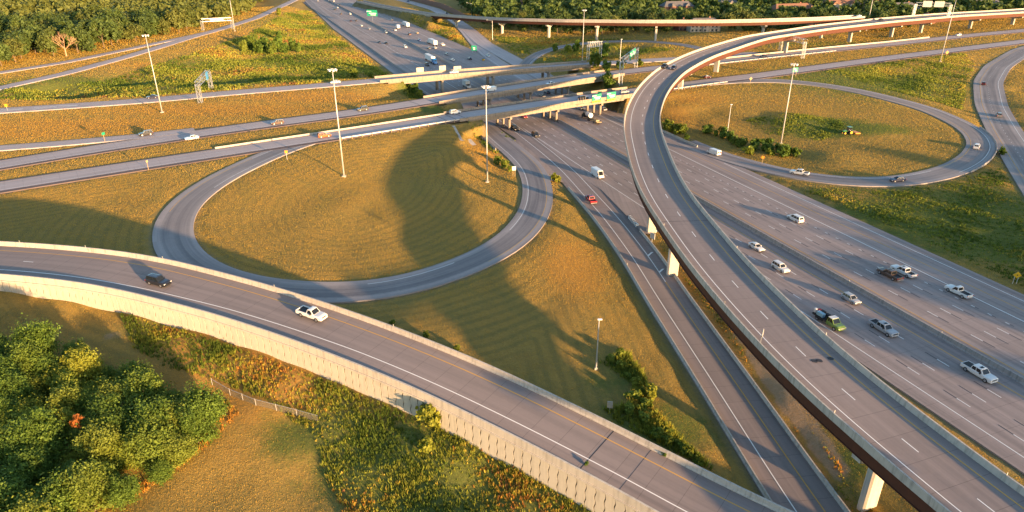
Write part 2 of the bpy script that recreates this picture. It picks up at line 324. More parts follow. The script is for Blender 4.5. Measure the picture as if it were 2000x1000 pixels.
# ------------------------------------------------------------------ terrain
def world_ctrl(px, py, z): return at(px, py, z)
ctrl = [world_ctrl(*p) for p in [
    (0, 569, 10.2), (120, 585, 9.3), (250, 614, 8.2), (380, 650, 7.5), (500, 687, 6.8), (580, 718, 6.1), (660, 750, 5.4), (740, 783, 4.9), (825, 817, 4.4), (910, 858, 3.5), (1000, 900, 2.5), (1082, 947, 1.8), (1160, 982, 1.3), (1240, 1030, 0),
    (0, 660, 8), (120, 640, 8), (0, 800, 6), (0, 1000, 4), (200, 800, 5), (250, 1000, 3), (350, 880, 3.6), (450, 980, 2.6), (450, 780, 4.2), (600, 830, 3), (600, 980, 1.6), (700, 900, 1.8), (800, 980, 0.8), (950, 980, 0.4), (1100, 1050, 0),
    (60, 440, 6), (150, 475, 6), (250, 465, 5.4), (60, 400, 6.2), (200, 400, 6), (250, 350, 6.4),
    (640, 585, 4.2), (740, 625, 3.4), (840, 665, 2.6), (940, 705, 2), (1040, 750, 1.2), (1140, 795, 0.4), (1240, 845, -0.4), (1340, 895, -1), (1420, 945, -1.5),
    (850, 600, 2.4), (1000, 560, 1.2), (1080, 600, 0.6), (1000, 680, 1.2), (1150, 700, 0), (1250, 750, -0.8),
    (560, 440, 5), (650, 400, 5), (750, 420, 4), (850, 380, 3.5), (930, 400, 2.2), (700, 500, 3.8), (560, 500, 4.6), (880, 470, 2.6), (870, 290, 5.5), (930, 300, 3),
    (1700, 250, 4.5), (1550, 230, 5), (1450, 220, 4), (1400, 240, 2.5), (1350, 255, 0.8), (1650, 310, 2.6), (1780, 290, 3.2), (1500, 300, 1), (1330, 200, 5), (1340, 235, 2),
    (1750, 420, 0.6), (1900, 400, 1), (1950, 480, 0.3), (1650, 390, 0.8), (2000, 420, 1.5),
    (1360, 540, -0.6), (1450, 660, -0.8), (1560, 780, -1), (1700, 920, -1.2), (1660, 980, -1.6), (1800, 1050, -0.8),
    (100, 185, 3), (250, 165, 3), (400, 140, 3), (520, 110, 2.5), (640, 110, 2.5), (680, 140, 3), (450, 165, 3.4), (580, 60, 3), (620, 40, 2), (150, 195, 3.2),
    (60, 100, 6), (200, 70, 6), (350, 40, 6), (100, 30, 7), (300, 10, 7), (480, 5, 6), (0, 0, 9), (-200, 20, 9),
    (200, 250, 6.6), (450, 220, 6.6), (640, 195, 6.4),
    (1000, 60, 2.5), (1100, 70, 2.6), (1250, 72, 3), (1400, 72, 4), (1550, 72, 4.5), (1700, 72, 5), (1850, 60, 5.5), (1150, 100, 2.6), (1230, 95, 3), (1060, 120, 1), (1150, 115, 3),
    (1000, 30, 3), (1200, 20, 4), (1500, 15, 5), (1800, 10, 6), (2000, 5, 7), (1300, 0, 6), (1700, 0, 7), (860, 60, 6), (830, 40, 6.5), (880, 75, 3), (760, 14, 3),
    (1750, 150, 5), (1850, 150, 5), (1800, 180, 4.5), (1990, 180, 3.4), (2000, 140, 4.2)]]
ctrl += [np.array(p, float) for p in [(0, -100, 0), (300, -100, 0), (-300, -100, 4), (300, 100, 1), (400, 300, 3), (-400, 150, 7), (-700, 400, 9), (900, 600, 8), (0, 1500, 8), (-1200, 1500, 12), (1200, 1500, 10), (-1500, 0, 6), (1500, 0, 4), (150, 30, 0), (-150, 20, 5)]]
SAM = [c for c in ctrl]
for rd in ROADS.values():
    if not rd.terrain: continue
    offs = [-rd.half, rd.half] if rd is not MAIN else [-8, 0, 12, 24, 36, 48]
    st = max(1, int(14 / max(0.1, rd.s[1])))
    for i in range(0, len(rd.P), st):
        if any(a - 1 <= i <= b + 1 for a, b in rd.gap): continue
        for o in offs: SAM.append(rd.pt(i, o))
SAM = np.array(SAM, np.float32)
gx = np.r_[-6000, -3500, -2200, -1500, np.arange(-1000, -300, 9), np.arange(-300, 260, 2.2), np.arange(260, 1000, 9), 1500, 2200, 3500, 6000]
gy = np.r_[-3000, -1200, -500, np.arange(-200, 30, 12), np.arange(30, 400, 2.2), np.arange(400, 700, 4.5), np.arange(700, 1150, 9), 1400, 2000, 3200, 5000, 8000]
GX, GY = np.meshgrid(gx, gy); XY = np.stack([GX.ravel(), GY.ravel()], 1).astype(np.float32); nv = len(XY)
GZ = np.zeros(nv, np.float32); DR = np.full(nv, 1e3, np.float32); DL = np.full(nv, 1e3, np.float32)
for c0 in range(0, nv, 6000):
    q = XY[c0:c0 + 6000]; d2 = (q[:, None, 0] - SAM[None, :, 0]) ** 2 + (q[:, None, 1] - SAM[None, :, 1]) ** 2
    w = 1.0 / (d2 + 16.0) ** 1.8; GZ[c0:c0 + 6000] = (w * SAM[None, :, 2]).sum(1) / w.sum(1)
hills = np.clip((np.hypot(XY[:, 0], XY[:, 1] - 300) - 900) / 3000, 0, 1); GZ += hills * 60
for rd in ROADS.values():
    if not rd.terrain: continue
    ok = np.ones(len(rd.P), bool)
    for a, b in rd.gap: ok[a + 1:b] = False
    if not ok.any(): continue
    P = rd.P[ok].astype(np.float32); Nn = rd.N[ok].astype(np.float32); Tn = rd.T[ok].astype(np.float32); bk = rd.bank[ok]; ii = np.where(ok)[0]
    m = (XY[:, 0] > P[:, 0].min() - 80) & (XY[:, 0] < P[:, 0].max() + 80) & (XY[:, 1] > P[:, 1].min() - 80) & (XY[:, 1] < P[:, 1].max() + 80)
    idx = np.where(m)[0]
    for c0 in range(0, len(idx), 8000):
        ix = idx[c0:c0 + 8000]; q = XY[ix]; d2 = (q[:, None, 0] - P[None, :, 0]) ** 2 + (q[:, None, 1] - P[None, :, 1]) ** 2
        k = d2.argmin(1); dd = q - P[k, :2]; off = (dd * Nn[k]).sum(1); al = np.abs((dd * Tn[k]).sum(1))
        lo, hi = (np.array([main_left(j) for j in ii[k]]), np.full(len(k), 52.0)) if rd is MAIN else (-rd.half, rd.half)
        out = np.maximum(np.maximum(lo - off, off - hi), al - 6)
        DR[ix] = np.minimum(DR[ix], out)
        if rd in (LOOP, LR): DL[ix] = np.minimum(DL[ix], np.abs(out))
        ins = out < 2.6; t = np.clip((out[ins] - 1.2) / 1.4, 0, 1); zr = P[k, 2][ins] - 0.3
        GZ[ix[ins]] = np.minimum(GZ[ix[ins]], zr * (1 - t) + GZ[ix[ins]] * t) if True else 0
        lowfix = (out > -50) & (out < 2.2); zz = P[k, 2][lowfix] - 0.3; cur = GZ[ix[lowfix]]
        GZ[ix[lowfix]] = np.where(cur < zz - 0.8, zz - 0.8, cur)
SHP = GX.shape; GZ2 = GZ.reshape(SHP)
def hgt(x, y):
    x = np.asarray(x, float); y = np.asarray(y, float)
    i = np.clip(np.searchsorted(gx, x) - 1, 0, len(gx) - 2); j = np.clip(np.searchsorted(gy, y) - 1, 0, len(gy) - 2)
    fx = np.clip((x - gx[i]) / (gx[i + 1] - gx[i]), 0, 1); fy = np.clip((y - gy[j]) / (gy[j + 1] - gy[j]), 0, 1)
    return (GZ2[j, i] * (1 - fx) + GZ2[j, i + 1] * fx) * (1 - fy) + (GZ2[j + 1, i] * (1 - fx) + GZ2[j + 1, i + 1] * fx) * fy
def road_dist(x, y):
    i = np.clip(np.searchsorted(gx, x), 0, len(gx) - 1); j = np.clip(np.searchsorted(gy, y), 0, len(gy) - 1); return DR.reshape(SHP)[j, i]
def atg(px, py, dz=0.0):
    z = 3.0
    for _ in range(12): p = at(px, py, z); z = float(hgt(p[0], p[1])) + dz
    return np.array([p[0], p[1], z])
# ground cover kinds: green = lush growth, dry = orange-brown dead grass, dirt = bare soil
ZONES = [  # px, py, radius along x, radius along y (m), channel, weight
    (560, 470, 30, 20, 1, 0.1), (1700, 160, 60, 45, 0, 0.7), (1650, 250, 26, 9, 0, 1.0), (1600, 235, 20, 8, 0, 0.8), (1800, 430, 42, 22, 0, 0.75), (1950, 470, 25, 18, 0, 0.8), (1900, 400, 40, 20, 0, 0.6), (1650, 400, 20, 9, 0, 0.4),
    (100, 175, 60, 14, 0, 0.9), (250, 170, 60, 14, 0, 0.9), (400, 160, 60, 16, 0, 0.9), (550, 130, 60, 30, 0, 0.8), (450, 130, 50, 25, 0, 0.6), (640, 130, 30, 25, 0, 0.7), (600, 50, 40, 60, 0, 0.7), (700, 110, 25, 30, 1, 0.6), (330, 130, 60, 12, 1, 0.7), (180, 160, 70, 10, 1, 0.6), (480, 70, 50, 30, 1, 0.5),
    (200, 245, 60, 14, 1, 0.65), (450, 215, 60, 14, 1, 0.7), (620, 190, 45, 12, 1, 0.75), (60, 260, 50, 10, 1, 0.6),
    (330, 660, 10, 8, 1, 0.5), (420, 700, 14, 9, 1, 0.9), (520, 760, 12, 8, 1, 0.8), (300, 640, 9, 6, 0, 0.5), (640, 850, 10, 8, 0, 0.7), (800, 900, 16, 9, 0, 0.8), (950, 960, 18, 9, 0, 0.9), (560, 840, 6, 6, 0, 0.4), (470, 880, 10, 9, 1, 0.35),
    (150, 640, 20, 8, 2, 0.25), (250, 650, 14, 7, 2, 0.35), (1000, 700, 16, 9, 1, 0.35), (980, 640, 14, 9, 2, 0.2), (1200, 740, 8, 8, 0, 0.5), (1290, 830, 9, 7, 0, 0.8), (1120, 520, 9, 20, 1, 0.7), (960, 300, 9, 26, 1, 0.8), (760, 350, 20, 30, 1, 0.15),
    (1455, 655, 2.2, 6, 2, 1.0), (1485, 695, 2.2, 6, 2, 1.1), (1515, 738, 2.2, 6, 2, 1.2), (1545, 782, 2.2, 6, 2, 1.2), (1575, 825, 2.0, 6, 2, 1.2), (1605, 868, 1.9, 5, 2, 1.2), (1632, 905, 1.6, 4, 2, 1.0), (1450, 640, 5, 10, 1, 0.9), (1400, 580, 5, 12, 1, 0.9), (1650, 900, 7, 6, 0, 0.6), (1580, 930, 5, 5, 1, 0.7), (1340, 540, 4, 9, 1, 0.9), (1900, 900, 5, 10, 1, 0.6), (1800, 820, 4, 14, 1, 0.6),
    (1350, 190, 25, 14, 1, 0.5), (1320, 215, 10, 18, 1, 0.6), (1400, 240, 22, 10, 1, 0.4), (1550, 200, 40, 18, 1, 0.35), (1850, 200, 20, 18, 2, 0.3), (1700, 340, 35, 5, 0, 0.3),
    (860, 60, 28, 20, 1, 0.8), (880, 80, 22, 20, 0, 0.5), (1050, 75, 60, 20, 0, 0.4), (1150, 100, 50, 25, 0, 0.35), (1090, 118, 25, 18, 0, 0.6), (930, 110, 15, 15, 2, 0.5), (1280, 95, 40, 14, 1, 0.3), (840, 210, 10, 8, 0, 0.7), (820, 185, 16, 14, 0, 0.8), (1650, 85, 90, 14, 0, 0.5), (1500, 90, 60, 14, 0, 0.4)]
zone = np.zeros((nv, 4), np.float32); zone[:, 3] = 1
for px, py, rx, ry, ch, wt in ZONES:
    c = atg(px, py); d = ((XY[:, 0] - c[0]) / rx) ** 2 + ((XY[:, 1] - c[1]) / ry) ** 2; zone[:, ch] = np.maximum(zone[:, ch], wt * np.exp(-d * 0.8))
ny_, nx_ = SHP
I = np.arange(nv).reshape(SHP); quads = np.stack([I[:-1, :-1], I[:-1, 1:], I[1:, 1:], I[1:, :-1]], -1).reshape(-1, 4)
me = bpy.data.meshes.new('ground'); me.vertices.add(nv); me.vertices.foreach_set('co', np.c_[XY, GZ].astype(np.float32).ravel())
me.loops.add(quads.size); me.loops.foreach_set('vertex_index', quads.ravel().astype(np.int32)); me.polygons.add(len(quads))
me.polygons.foreach_set('loop_start', np.arange(0, quads.size, 4, dtype=np.int32)); me.polygons.foreach_set('use_smooth', np.ones(len(quads), bool)); me.update(calc_edges=True)
a_ = me.color_attributes.new('zone', 'FLOAT_COLOR', 'POINT'); a_.data.foreach_set('color', zone.ravel())
a_ = me.attributes.new('swath', 'FLOAT', 'POINT'); a_.data.foreach_set('value', np.clip(DR, 0, 200))
a_ = me.attributes.new('verge', 'FLOAT', 'POINT'); a_.data.foreach_set('value', np.clip(DR, -5, 60))
k = NT('mown_grass'); p = k.pos(); zn = k.attr('zone'); sw = k.attr('swath').outputs['Fac']; vg = k.attr('verge').outputs['Fac']
sep = k.n.new('ShaderNodeSeparateColor'); k.L(zn.outputs['Color'], sep.inputs[0])
big = k.noise(p, 0.028, 4, 0.6); mid = k.noise(p, 0.16, 4, 0.65); fine = k.noise(p, 0.9, 5, 0.75); vfine = k.noise(p, 3.2, 4, 0.75)
c = k.mix(k.ramp(big, 0.35, 0.68), (0.36, 0.235, 0.062), (0.42, 0.26, 0.064))
c = k.mix(k.math('MULTIPLY', k.ramp(mid, 0.42, 0.72), 0.6), c, (0.20, 0.175, 0.058))
stripe = k.math('SINE', k.math('ADD', k.math('MULTIPLY', sw, 2.3), k.math('MULTIPLY', fine, 2.5)))
smask = k.math('MULTIPLY', k.math('MULTIPLY', k.ramp(stripe, -0.4, 0.9), 0.5), k.math('SUBTRACT', 1.0, k.ramp(sw, 25, 45)))
c = k.mix(smask, c, (0.17, 0.145, 0.05))
jit = k.math('MULTIPLY', k.math('SUBTRACT', mid, 0.5), 0.9)
c = k.mix(k.ramp(k.math('ADD', sep.outputs[1], jit), 0.25, 0.6), c, (0.40, 0.225, 0.055))
c = k.mix(k.ramp(k.math('ADD', sep.outputs[0], jit), 0.25, 0.6), c, k.mix(fine, (0.075, 0.11, 0.024), (0.17, 0.19, 0.04)))
c = k.mix(k.ramp(k.math('ADD', sep.outputs[2], jit), 0.35, 0.6), c, (0.42, 0.285, 0.175))
edge = k.math('SUBTRACT', 1.0, k.ramp(k.math('ADD', vg, k.math('MULTIPLY', k.math('SUBTRACT', fine, 0.5), 2.5)), 0.3, 1.6))
c = k.mix(k.math('MULTIPLY', edge, 0.55), c, (0.25, 0.20, 0.13))
sp_ = k.ramp(fine, 0.3, 0.72); c = k.mix(k.math('MULTIPLY', k.math('SUBTRACT', 1.0, sp_), 0.32), c, (0.13, 0.105, 0.035))
sp2 = k.ramp(vfine, 0.35, 0.7); c = k.mix(k.math('MULTIPLY', k.math('SUBTRACT', 1.0, sp2), 0.28), c, (0.14, 0.11, 0.04))
hb = k.math('ADD', k.math('MULTIPLY', fine, 0.7), k.math('MULTIPLY', vfine, 0.35)); k.bump(hb, 0.9, 0.34)
k.out(c, 0.95, 0.1); me.materials.append(MAT['mown_grass'])
obj('ground', me, kind='structure', label='mown golden grass and rough meadow between the roads')
# ------------------------------------------------------------------ road surfaces and markings
lift = {}
def road_obj(rd, name, label, a, b, mat, dz, i0=0, i1=None, skirt=0.5):
    A = a if callable(a) else (lambda i: a); B = b if callable(b) else (lambda i: b); lift[rd.name] = dz
    V, F, U = rd.sweep(lambda i: [(A(i), dz - skirt), (A(i), dz), (A(i) * 0.67 + B(i) * 0.33, dz), (A(i) * 0.33 + B(i) * 0.67, dz), (B(i), dz), (B(i), dz - skirt)], i0, i1, closed=False)
    return obj(name, mesh(name, V, F, mat, uv=U), kind='structure', label=label)
main_o = road_obj(MAIN, 'motorway', 'wide concrete motorway with many lanes in two directions', main_left, 52, 'concrete_pavement', 0.0)
pm = Paint(); S0 = 0; DASH = (2.6, 10.15)
sy = lambda y: float(np.interp(y, MAIN.P[:, 1], MAIN.s)); sE = sy(1300)
pm.line(MAIN, 0.0, 0.2, 0, 0, sE)
for q in range(3): pm.line(MAIN, 3.72 * (q + 1), 0.17, 0, 0, sy(420), dash=DASH, contrast=1)
for q in range(3): pm.line(MAIN, 3.72 * (q + 1), 0.17, 1, sy(420), sE, dash=DASH)
for q in range(2): pm.line(MAIN, -3.72 * (q + 1) if q else 0.0, 0.17, 1, sy(400), sE, dash=DASH)
pm.line(MAIN, 14.9, 0.2, 2, 0, sE); pm.line(MAIN, 21.6, 0.2, 2, 0, sE)
for q in range(3): pm.line(MAIN, 21.6 + 3.7 * (q + 1), 0.17, 0, 0 + 4.1, sy(420), dash=DASH, contrast=-1)
for q in range(3): pm.line(MAIN, 21.6 + 3.7 * (q + 1), 0.17, 1, sy(420), sE, dash=DASH)
pm.line(MAIN, 36.5, 0.17, 0, 0, sy(330), dash=(0.95, 3.9), contrast=-1)
pm.line(MAIN, 40.4, 0.24, 0, 0, sy(360)); pm.line(MAIN, 44.8, 0.18, 2, 0, sy(235)); pm.line(MAIN, 49.0, 0.2, 0, 0, sy(215))
pm.line(MAIN, 44.8, 0.18, 0, sy(250), sy(360)); pm.line(MAIN, 40.4, 0.2, 0, sy(470), sE); pm.line(MAIN, -12.4, 0.18, 0, sy(405), sE)
pm.obj(main_o)

loop_o = road_obj(LOOP, 'loop_ramp', 'grey loop ramp circling the mown field, coming from under the bridges', -4.7, 4.7, 'loop_pavement', 0.016)
p2 = Paint(); iL = LOOP.sp(1003, 296)[0]; sL = LOOP.s[iL]
p2.line(LOOP, 2.9, 0.14, 0, LOOP.s[LOOP.sp(789, 146)[0]], LOOP.s[LOOP.sp(1017, 454)[0]]); p2.line(LOOP, -2.8, 0.14, 2, sL, LOOP.s[LOOP.sp(940, 505)[0]])
p2.line(LOOP, 2.7, 0.14, 0, LOOP.s[LOOP.sp(900, 523)[0]], LOOP.s[LOOP.sp(720, 570)[0]]); p2.line(LOOP, 2.5, 0.14, 0, LOOP.s[LOOP.sp(400, 366)[0]], LOOP.s[-1] - 8); p2.line(LOOP, -2.7, 0.14, 2, LOOP.s[LOOP.sp(346, 415)[0]], LOOP.s[LOOP.sp(500, 312)[0]]); p2.line(LOOP, -2.7, 0.14, 0, LOOP.s[LOOP.sp(500, 312)[0]], LOOP.s[-1] - 25)
p2.obj(loop_o)
r1_o = road_obj(R1, 'exit_ramp', 'straight concrete exit ramp dropping between low barriers beside the flyover', lambda i: float(np.interp(R1.P[i, 1], [150, 185, 240], [-5.3, -5.6, -3.0])), lambda i: float(np.interp(R1.P[i, 1], [150, 200, 262], [5.3, 5.3, 5.0])), 'ramp_pavement', 0.022)
p3 = Paint(); p3.line(R1, 2.0, 0.19, 0, 0, R1.s[-1], dz=0.046); sg = R1.s[R1.sp(1265, 495)[0]]
p3.line(R1, -2.1, 0.19, 0, 0, sg + 14, dz=0.046); p3.line(R1, -2.1, 0.17, 2, sg + 14, R1.s[-1], dz=0.046)
for e in (sg - 3, sg + 7):
    i = int(np.searchsorted(R1.s, e)); t = R1.T[i]; n = -R1.N[i]; c0 = R1.pt(i, -2.2, 0.05)
    d = np.array([n[0] * 2.0 - t[0] * 2.2, n[1] * 2.0 - t[1] * 2.2, 0]); w = np.array([t[0], t[1], 0]) * 0.35
    p3.quad([c0 - w, c0 + w, c0 + d + w, c0 + d - w], 0)
p3.obj(r1_o)
# painted gore between the exit ramp and the motorway
g_ = []
for y in np.linspace(262, 172, 26):
    i = MAIN.near(0, 0); j = int(np.abs(MAIN.P[:, 1] - y).argmin()); a = MAIN.pt(j, -0.3); k1 = R1.near(a[0], a[1]); b = R1.pt(k1, -4.8)
    g_.append((b, a))
V = [tuple(x) for pr in g_ for x in ((pr[0][0], pr[0][1], 0.012), (pr[1][0], pr[1][1], 0.012))]
obj('gore_pavement', mesh('gore_pavement', V, [(2 * i, 2 * i + 1, 2 * i + 3, 2 * i + 2) for i in range(len(g_) - 1)], 'concrete_pavement', uv=[(v[0], v[1]) for v in V]), kind='structure')
# pale concrete wedge between the loop ramp and the exit lane
g_ = []
for y in np.linspace(264, 212, 22):
    j = int(np.abs(R1.P[:, 1] - y).argmin()); b = R1.pt(j, 4.6); l = LOOP.near(b[0], b[1]); a = LOOP.pt(l, -4.4); g_.append((a, b))
V = [(p_[0], p_[1], p_[2] + 0.008) for pr in g_ for p_ in pr]
obj('gore_pavement', mesh('gore_pavement', V, [(2 * i, 2 * i + 1, 2 * i + 3, 2 * i + 2) for i in range(len(g_) - 1)], 'ramp_pavement', uv=[(v[0], v[1]) for v in V]), kind='structure')
def two_lane(rd, name, label, dz, L=-6.3, Rr=6.3, skip=None, dash0=0):
    o = road_obj(rd, name, label, L + 1.0, Rr - 2.2, 'crossroad_pavement', dz); p = Paint()
    p.line(rd, 0 - 0.6, 0.16, 1, dash0, rd.s[-1], dz=dz + 0.02, dash=(3.0, 12.2)); p.line(rd, L + 1.9, 0.16, 2, dz=dz + 0.02); p.line(rd, Rr - 2.9, 0.17, 0, dz=dz + 0.02); p.obj(o)
    for a, b in ((L, L + 1.0), (Rr - 2.2, Rr)):
        V, F, U = rd.sweep([(a, dz - 0.5), (a, dz - 0.006), (b, dz - 0.006), (b, dz - 0.5)], closed=False); obj('shoulder', mesh('shoulder', V, F, 'asphalt_shoulder', uv=U), o)
    return o
eb_o = two_lane(EB, 'crossroad_near_carriageway', 'near two-lane carriageway of the crossroad passing over the motorway', 0.03)
wb_o = two_lane(WB, 'crossroad_far_carriageway', 'far two-lane carriageway of the crossroad passing over the motorway', 0.034, L=-6.3, Rr=6.3)
def one_lane(rd, name, label, dz, h, mat='crossroad_pavement', lines=True, i0=0, i1=None):
    o = road_obj(rd, name, label, -h, h, mat, dz, i0, i1); p = Paint()
    if lines: p.line(rd, -h + 1.1, 0.15, 2, dz=dz + 0.02); p.line(rd, h - 1.3, 0.15, 0, dz=dz + 0.02)
    p.obj(o); return o
th_o = one_lane(TH, 'collector_road', 'pale collector road crossing the motorway on the farthest of the three bridges', 0.026, 5.2)
pth = Paint()
for a, b in ((60, 211), (110, 208), (160, 204)):
    i, off, p = TH.sp(a, b); t = TH.T[i]; n = TH.N[i]
    for sgn in (-1, 1):
        c0 = TH.pt(i, 0.0, 0.06); d = np.array([-t[0] * 9 + n[0] * sgn * 1.8, -t[1] * 9 + n[1] * sgn * 1.8, 0]); w = np.array([n[0], n[1], 0]) * 0.25; pth.quad([c0 - w, c0 + w, c0 + d + w, c0 + d - w], 0)
pth.obj(th_o, 'gore_chevron')
one_lane(WBR, 'entry_ramp', 'narrow entry ramp joining the far carriageway at the picture edge', 0.04, 3.6)
one_lane(F1, 'frontage_road', 'narrow frontage road running along the edge of the wood', 0.02, 3.4)
one_lane(F2, 'slip_road', 'narrow slip road climbing past the wood towards the truss gantry', 0.03, 3.9)
one_lane(HR, 'side_road', 'grey side road passing under the long straight flyover', 0.018, 6.0)
one_lane(HA, 'merge_ramp', 'short merge ramp joining the motorway near the small green sign', 0.012, 4.2)
one_lane(FL, 'far_loop_ramp', 'small loop ramp curling round the bushes below the straight flyover', 0.028, 3.9, 'loop_pavement')
lr_o = one_lane(LR, 'loop_ramp', 'oval loop ramp round the field with the tractor', 0.024, 4.6, 'loop_pavement', lines=False)
p5 = Paint(); p5.line(LR, -3.0, 0.15, 0, LR.s[LR.sp(1400, 302)[0]], LR.s[LR.sp(1840, 340)[0]], dz=0.045); p5.line(LR, 2.8, 0.15, 0, LR.s[LR.sp(1860, 333)[0]], LR.s[-1], dz=0.045); p5.line(LR, -3.2, 0.15, 2, LR.s[LR.sp(1860, 333)[0]], LR.s[-1] - 20, dz=0.045); p5.obj(lr_o)
jr_o = road_obj(JR, 'curving_ramp', 'wide two-lane ramp curving down along the picture edge', -6.4, 6.4, 'loop_pavement', 0.02)
p6 = Paint(); p6.line(JR, 0.3, 0.18, 1, dz=0.045, dash=(1.2, 4.5)); p6.line(JR, -4.2, 0.16, 0, dz=0.045); p6.line(JR, 3.6, 0.16, 2, dz=0.045); p6.obj(jr_o)

# ------------------------------------------------------------------ barriers
def jersey(o, h=0.85, w=0.6, z0=-0.1): return [(o - w / 2, z0), (o - w / 2, 0.1), (o - w * 0.28, 0.32), (o - w * 0.2, h), (o + w * 0.2, h), (o + w * 0.28, 0.32), (o + w / 2, 0.1), (o + w / 2, z0)]
def parapet(o, side, h=0.9, w=0.42, z0=-0.35): # inner face leans, outer is upright
    i = -side; return [(o, z0), (o, h), (o + i * w * 0.6, h), (o + i * w, 0.0), (o + i * w, z0)][:: (1 if side > 0 else -1)]
def barrier(rd, o, i0, i1, label, mat='barrier_concrete', h=0.85, w=0.6):
    V, F, U = rd.sweep(jersey(o, h, w), min(i0, i1), max(i0, i1)); ob = obj('concrete_barrier', mesh('concrete_barrier', V, F, mat, uv=U), label=label, cat='barrier', group='concrete barriers along the roads'); return ob
iy = lambda y: int(np.abs(MAIN.P[:, 1] - y).argmin())
barrier(MAIN, 18.6, 0, iy(1300), 'long concrete median barrier dividing the motorway', 'median_concrete', 1.15, 0.75)
barrier(MAIN, -13.4, iy(405), iy(1300), 'concrete barrier between the motorway and its collector lane', 'median_concrete', 0.9, 0.6)
barrier(R1, 5.0, R1.sp(1110, 366)[0], len(R1.P) - 1, 'low concrete wall along the grass side of the exit ramp', 'barrier_concrete', 0.8, 0.55)
barrier(R1, -5.1, R1.sp(1258, 447)[0], len(R1.P) - 1, 'low concrete wall on the flyover side of the exit ramp', 'barrier_concrete', 0.8, 0.55)
barrier(WB, -6.0 - 0.2, WB.sp(1340, 127)[0], WB.sp(1830, 75)[0], 'concrete barrier beyond the far carriageway right of the flyover')
barrier(LOOP, 6.0, LOOP.sp(938, 247)[0], LOOP.sp(985, 292)[0], 'concrete wall beside the loop ramp below the grassy bank', 'barrier_concrete', 0.9, 0.5)
barrier(EB, -5.9, EB.sp(425, 296)[0], EBg[0] - 1, 'thin pale barrier on the grass median between the two carriageways', 'barrier_concrete', 0.62, 0.36)
barrier(MAIN, 51.7, iy(232), iy(268), 'low concrete wall where the collector lane passes the bushy bank', 'barrier_concrete', 0.8, 0.5)
barrier(LR, 4.9, LR.sp(1868, 330)[0], LR.sp(1895, 250)[0], 'low kerb wall around the outside of the oval loop ramp', 'median_concrete', 0.5, 0.4)
# striped crash cushion at the gore
i, off, p = R1.sp(1250, 436); yaw = math.atan2(R1.T[i][1], R1.T[i][0]); ca = empty('crash_cushion', R1.pt(i, -5.2, 0.02), 'black and white striped crash cushion at the tip of the exit ramp wall', 'crash cushion', rz=yaw)
for q in range(14): MB().box((-3.4 + q * 0.5, 0, 0.45), (0.49, 0.75, 0.9)).obj('cushion_bay', 'white_paint' if q % 2 else 'black_paint', ca)

# guardrails: rail, posts
def guardrail(rd, off, i0, i1, label, step=1, side=1):
    i0, i1 = min(i0, i1), max(i0, i1); c = rd.pt(i0, off); e = empty('guardrail', (0, 0, 0), label, 'guardrail', 'steel guardrails along the roads')
    V, F, U = rd.sweep([(off - 0.03, 0.42), (off - 0.08, 0.5), (off - 0.03, 0.58), (off - 0.08, 0.66), (off - 0.03, 0.75), (off + 0.03, 0.75), (off + 0.03, 0.42)], i0, i1); obj('rail', mesh('rail', V, F, 'galvanised_steel', uv=U), e)
    pm_ = MB().box((0, 0, 0.2), (0.2, 0.24, 1.1)).mesh('post', 'timber_post')
    q = rd.s[i0]
    while q < rd.s[i1]:
        x, y, z = (np.interp(q, rd.s, rd.P[:, j]) for j in range(3)); n = [np.interp(q, rd.s, rd.N[:, j]) for j in range(2)]
        obj('post', pm_, e, loc=(x + n[0] * (off + 0.18 * side), y + n[1] * (off + 0.18 * side), z)); q += 3.8
    return e
guardrail(EB, 6.7, EB.sp(668, 274)[0], EB.sp(895, 240)[0], 'steel guardrail above the big loop field before the bridge')
guardrail(EB, 6.7, EB.sp(1315, 176)[0], EB.sp(1425, 162)[0], 'steel guardrail on timber posts above the tractor field')
guardrail(WB, 6.7, WB.sp(1372, 133)[0], WB.sp(1655, 104)[0], 'steel guardrail on the grass median right of the flyover')

